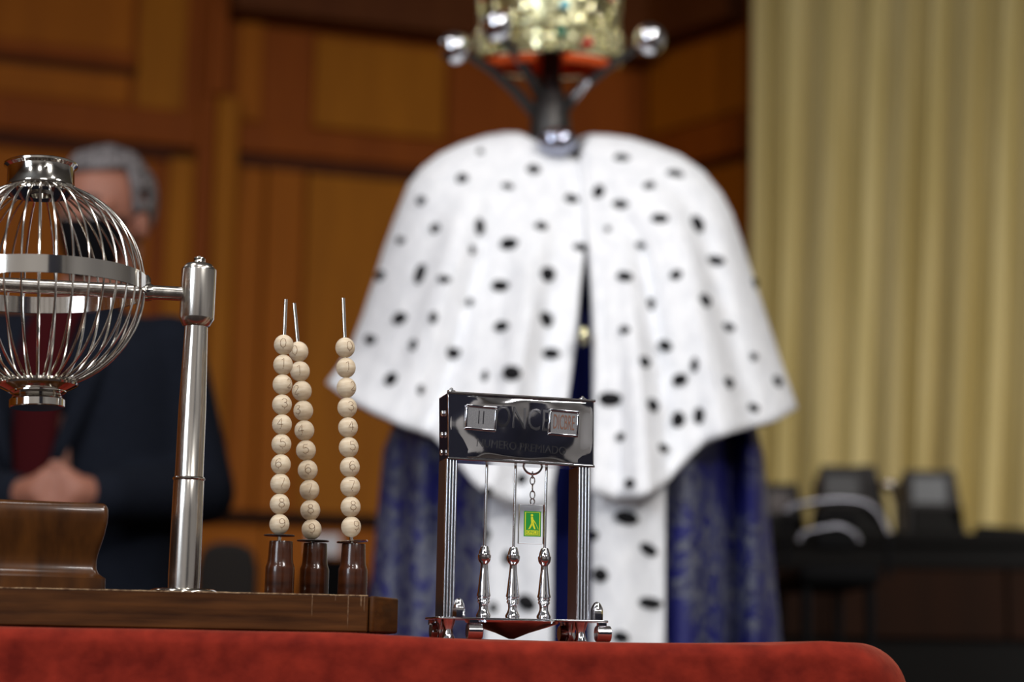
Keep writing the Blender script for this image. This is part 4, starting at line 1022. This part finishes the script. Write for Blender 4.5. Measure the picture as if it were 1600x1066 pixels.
# ------------------------------------------------------------------ man in the navy suit
def man():
    Y = 3.4; r = P(112, 1015, Y); M = Matrix.Translation((r.x, Y, 0))
    t = thing('person', 'grey haired person in navy suit and black face mask, hands joined', 'person', M)
    g = lambda x, y, dy=0.0: P(x, y, Y+dy)-Vector((r.x, Y, 0))
    I = Matrix.Identity(3)
    hc = g(163, 345); turn = Matrix.Rotation(math.radians(-24), 3, 'Z') @ Matrix.Rotation(math.radians(12), 3, 'X')
    def h(x, y, z): return hc+turn @ Vector((x, y, z))
    sh_r = g(262, 548); sh_l = g(-45, 535); nb = g(135, 470, .01)
    chest = g(110, 610, 0); belly = g(105, 800, -.02); hip = g(110, 960, 0)
    el_r = g(318, 772, .0); wr_r = g(165, 775, -.25); el_l = g(-110, 770, 0); wr_l = g(15, 778, -.25)
    # head, neck, hands, one continuous skin surface under the clothes
    caps = [(h(0, .01, .035), (.074, .094, .092), turn), (h(0, -.02, -.03), (.062, .072, .075), turn), (h(0, -.05, -.085), .030, h(0, -.03, -.07), .04),
            (h(0, -.088, .01), .012, h(0, -.108, -.030), .014), (h(-.012, -.1, -.033), .009, h(.012, -.1, -.033), .009),
            (h(.02, -.078, .022), .014, h(.05, -.062, .022), .012), (h(-.02, -.078, .022), .014, h(-.05, -.062, .022), .012),
            (h(-.018, -.085, -.062), .008, h(.018, -.085, -.062), .008),
            (h(.078, .012, -.012), (.010, .020, .032), turn), (h(-.078, .012, -.012), (.010, .020, .032), turn),
            (h(0, .02, -.06), .056, nb, .060), (nb, .060, chest, .10), (chest, .11, belly, .11), (belly, .11, hip, .12), (sh_l, .05, sh_r, .05),
            (sh_r, .045, el_r, .036), (el_r, .036, wr_r, .026), (sh_l, .045, el_l, .036), (el_l, .036, wr_l, .026)]
    for sx, wr, cxp in ((1, wr_r, 118), (-1, wr_l, 62)):
        pc = g(cxp, 768, -.29); caps.append((wr, .026, pc, .030))
        dirx = Vector((-sx*.9, -.25, -.1)).normalized()
        for k in range(4):
            b0 = pc+Vector((-sx*.02, -.012, .024-.016*k)); L_ = (.036, .042, .040, .030)[k]
            m1 = b0+dirx*L_; m2 = m1+Vector((-sx*.010, .022*(1 if sx > 0 else .7), -.012)).normalized()*L_*.8
            caps += [(b0, .0095, m1, .0088), (m1, .0088, m2, .0075)]
        caps.append((pc+Vector((0, -.01, .022)), .011, pc+Vector((-sx*.035, -.02, .045)), .009))
    for sx in (-1, 1):
        kn = Vector((hip.x+sx*.10, .0, .50)); an = Vector((hip.x+sx*.11, .02, .09))
        caps += [(hip+Vector((sx*.08, 0, -.02)), .085, kn, .055), (kn, .055, an, .038), (an, .036, an+Vector((0, -.14, -.045)), .03)]
    add('body', blob(caps, .0062, 3), M_['skin'], t)
    for sx in (-1, 1):
        e = add('eye', ball(h(sx*.031, -.0725, .010), .0115, 14, 10), M_['eye'], t); add('iris', ball(h(sx*.031-.002, -.0805, .008), .0048, 10, 8), M_['iris'], e)
        add('eyebrow', tube([h(sx*.018, -.098, .036), h(sx*.034, -.095, .042), h(sx*.052, -.080, .036)], .004, 6), M_['hair_dark'], t)
    # hair: shell over the crown, back and sides
    vs_, fs = ball((0, 0, 0), 1, 40, 28); V = []
    for p in vs_:
        p = Vector(p); k = 1+.05*noise.noise(p*3)
        V.append(h(p.x*.083*k, .018+p.y*.102*k, .042+p.z*.098*k))
    keep = []
    for q in fs:
        c = sum((Vector(vs_[i]) for i in q), Vector())/len(q)
        front = -c.y
        if c.z > .50 or (front < .25 and c.z > -.30 and abs(c.x) < .99) or (front < -.2 and c.z > -.62) : keep.append(q)
    o = add('hair', (V, keep), M_['hair'], t); m = o.modifiers.new('t', 'SOLIDIFY'); m.thickness = .010; m.offset = 0
    # mask
    rows = []
    for i in range(15):
        z = lerp(.002, -.105, i/14); row = []
        for j in range(25):
            a = lerp(-1.25, 1.25, j/24); k = 1-.10*abs(a)
            nose = .024*math.exp(-(a/.28)**2)*math.exp(-((z+.03)/.05)**2)
            rx, ry = .073, .092+nose
            zz = z*(1-.25*(abs(a)/1.25)**2)-.004*0
            tap = lerp(1, .68, (i/14)**2)
            row.append(h(rx*tap*math.sin(a)*1.03, -.008-ry*tap**.35*math.cos(a), zz))
        rows.append(row)
    o = add('face_mask', grid(rows), M_['mask'], t); m = o.modifiers.new('t', 'SOLIDIFY'); m.thickness = .003
    for sx in (-1, 1):
        add('ear_loop', tube([h(sx*.068, -.03, -.012), h(sx*.084, .0, .012), h(sx*.086, .026, .01), h(sx*.084, .03, -.02), h(sx*.068, -.028, -.07)], .0018, 6), M_['mask'], o)
    # jacket
    j = [(sh_l+Vector((.03, 0, .0)), .062, sh_r+Vector((-.03, 0, .0)), .062), (sh_r, .070, el_r, .060), (el_r, .060, wr_r, .047), (sh_l, .070, el_l, .060), (el_l, .060, wr_l, .047),
         (nb+Vector((0, .01, -.03)), .070, chest, .13), (chest+Vector((.09, .0, .02)), .13, belly+Vector((.07, .02, 0)), .13), (chest+Vector((-.09, .0, .02)), .13, belly+Vector((-.07, .02, 0)), .13), (belly+Vector((.07, .02, 0)), .13, hip+Vector((.06, .02, 0)), .13), (belly+Vector((-.07, .02, 0)), .13, hip+Vector((-.06, .02, 0)), .13)]
    jk = add('suit_jacket', blob(j, .012, 5), M_['suit'], t)
    # burgundy jumper showing in the opening: wedge in front of the chest
    zt = g(95, 470).z; zb = g(95, 790).z; xc = g(90, 600).x; rows = []
    for i in range(13):
        z = lerp(zt, zb, i/12); hw = lerp(.045, .036, abs(i/12-.2)); y0 = interp([(zb, -.155), (lerp(zb, zt, .6), -.150), (lerp(zb, zt, .85), -.12), (zt, -.055)], z)
        rows.append([Vector((xc+hw*lerp(-1, 1, k/8)+lerp(.02, 0, min(1, i/4)), y0+.012*(lerp(-1, 1, k/8))**2, z)) for k in range(9)])
    o = add('burgundy_front', grid(rows), M_['burgundy'], t); m = o.modifiers.new('t', 'SOLIDIFY'); m.thickness = .012
    for sx in (-1, 1):
        p0 = nb+Vector((sx*.045, -.045, -.005)); p1 = Vector((xc+sx*.075, -.145, lerp(zb, zt, .62))); p2 = Vector((xc+sx*.03, -.168, lerp(zb, zt, .12)))
        rows = []
        for k in range(9):
            a = p0.lerp(p1, k/4) if k <= 4 else p1.lerp(p2, (k-4)/4); ww = .018+.022*math.sin(PI*k/8)
            rows.append([a, a+Vector((sx*ww, .004, 0))])
        o = add('lapel', grid(rows), M_['suit'], jk); m = o.modifiers.new('t', 'SOLIDIFY'); m.thickness = .006
    tr = []
    for sx in (-1, 1):
        kn = Vector((hip.x+sx*.10, .0, .50)); an = Vector((hip.x+sx*.11, .02, .09))
        tr += [(hip+Vector((sx*.08, 0, 0)), .115, kn, .085), (kn, .085, an, .07)]
        sb = blob([(an+Vector((0, .02, -.045)), .043, an+Vector((0, -.16, -.052)), .036)], .01, 2)
        add('shoe', ([Vector((p.x, p.y, max(p.z, .001))) for p in sb[0]], sb[1]), M_['shoe'], t)
    add('trousers', blob(tr, .014, 3), M_['suit'], t)
man()
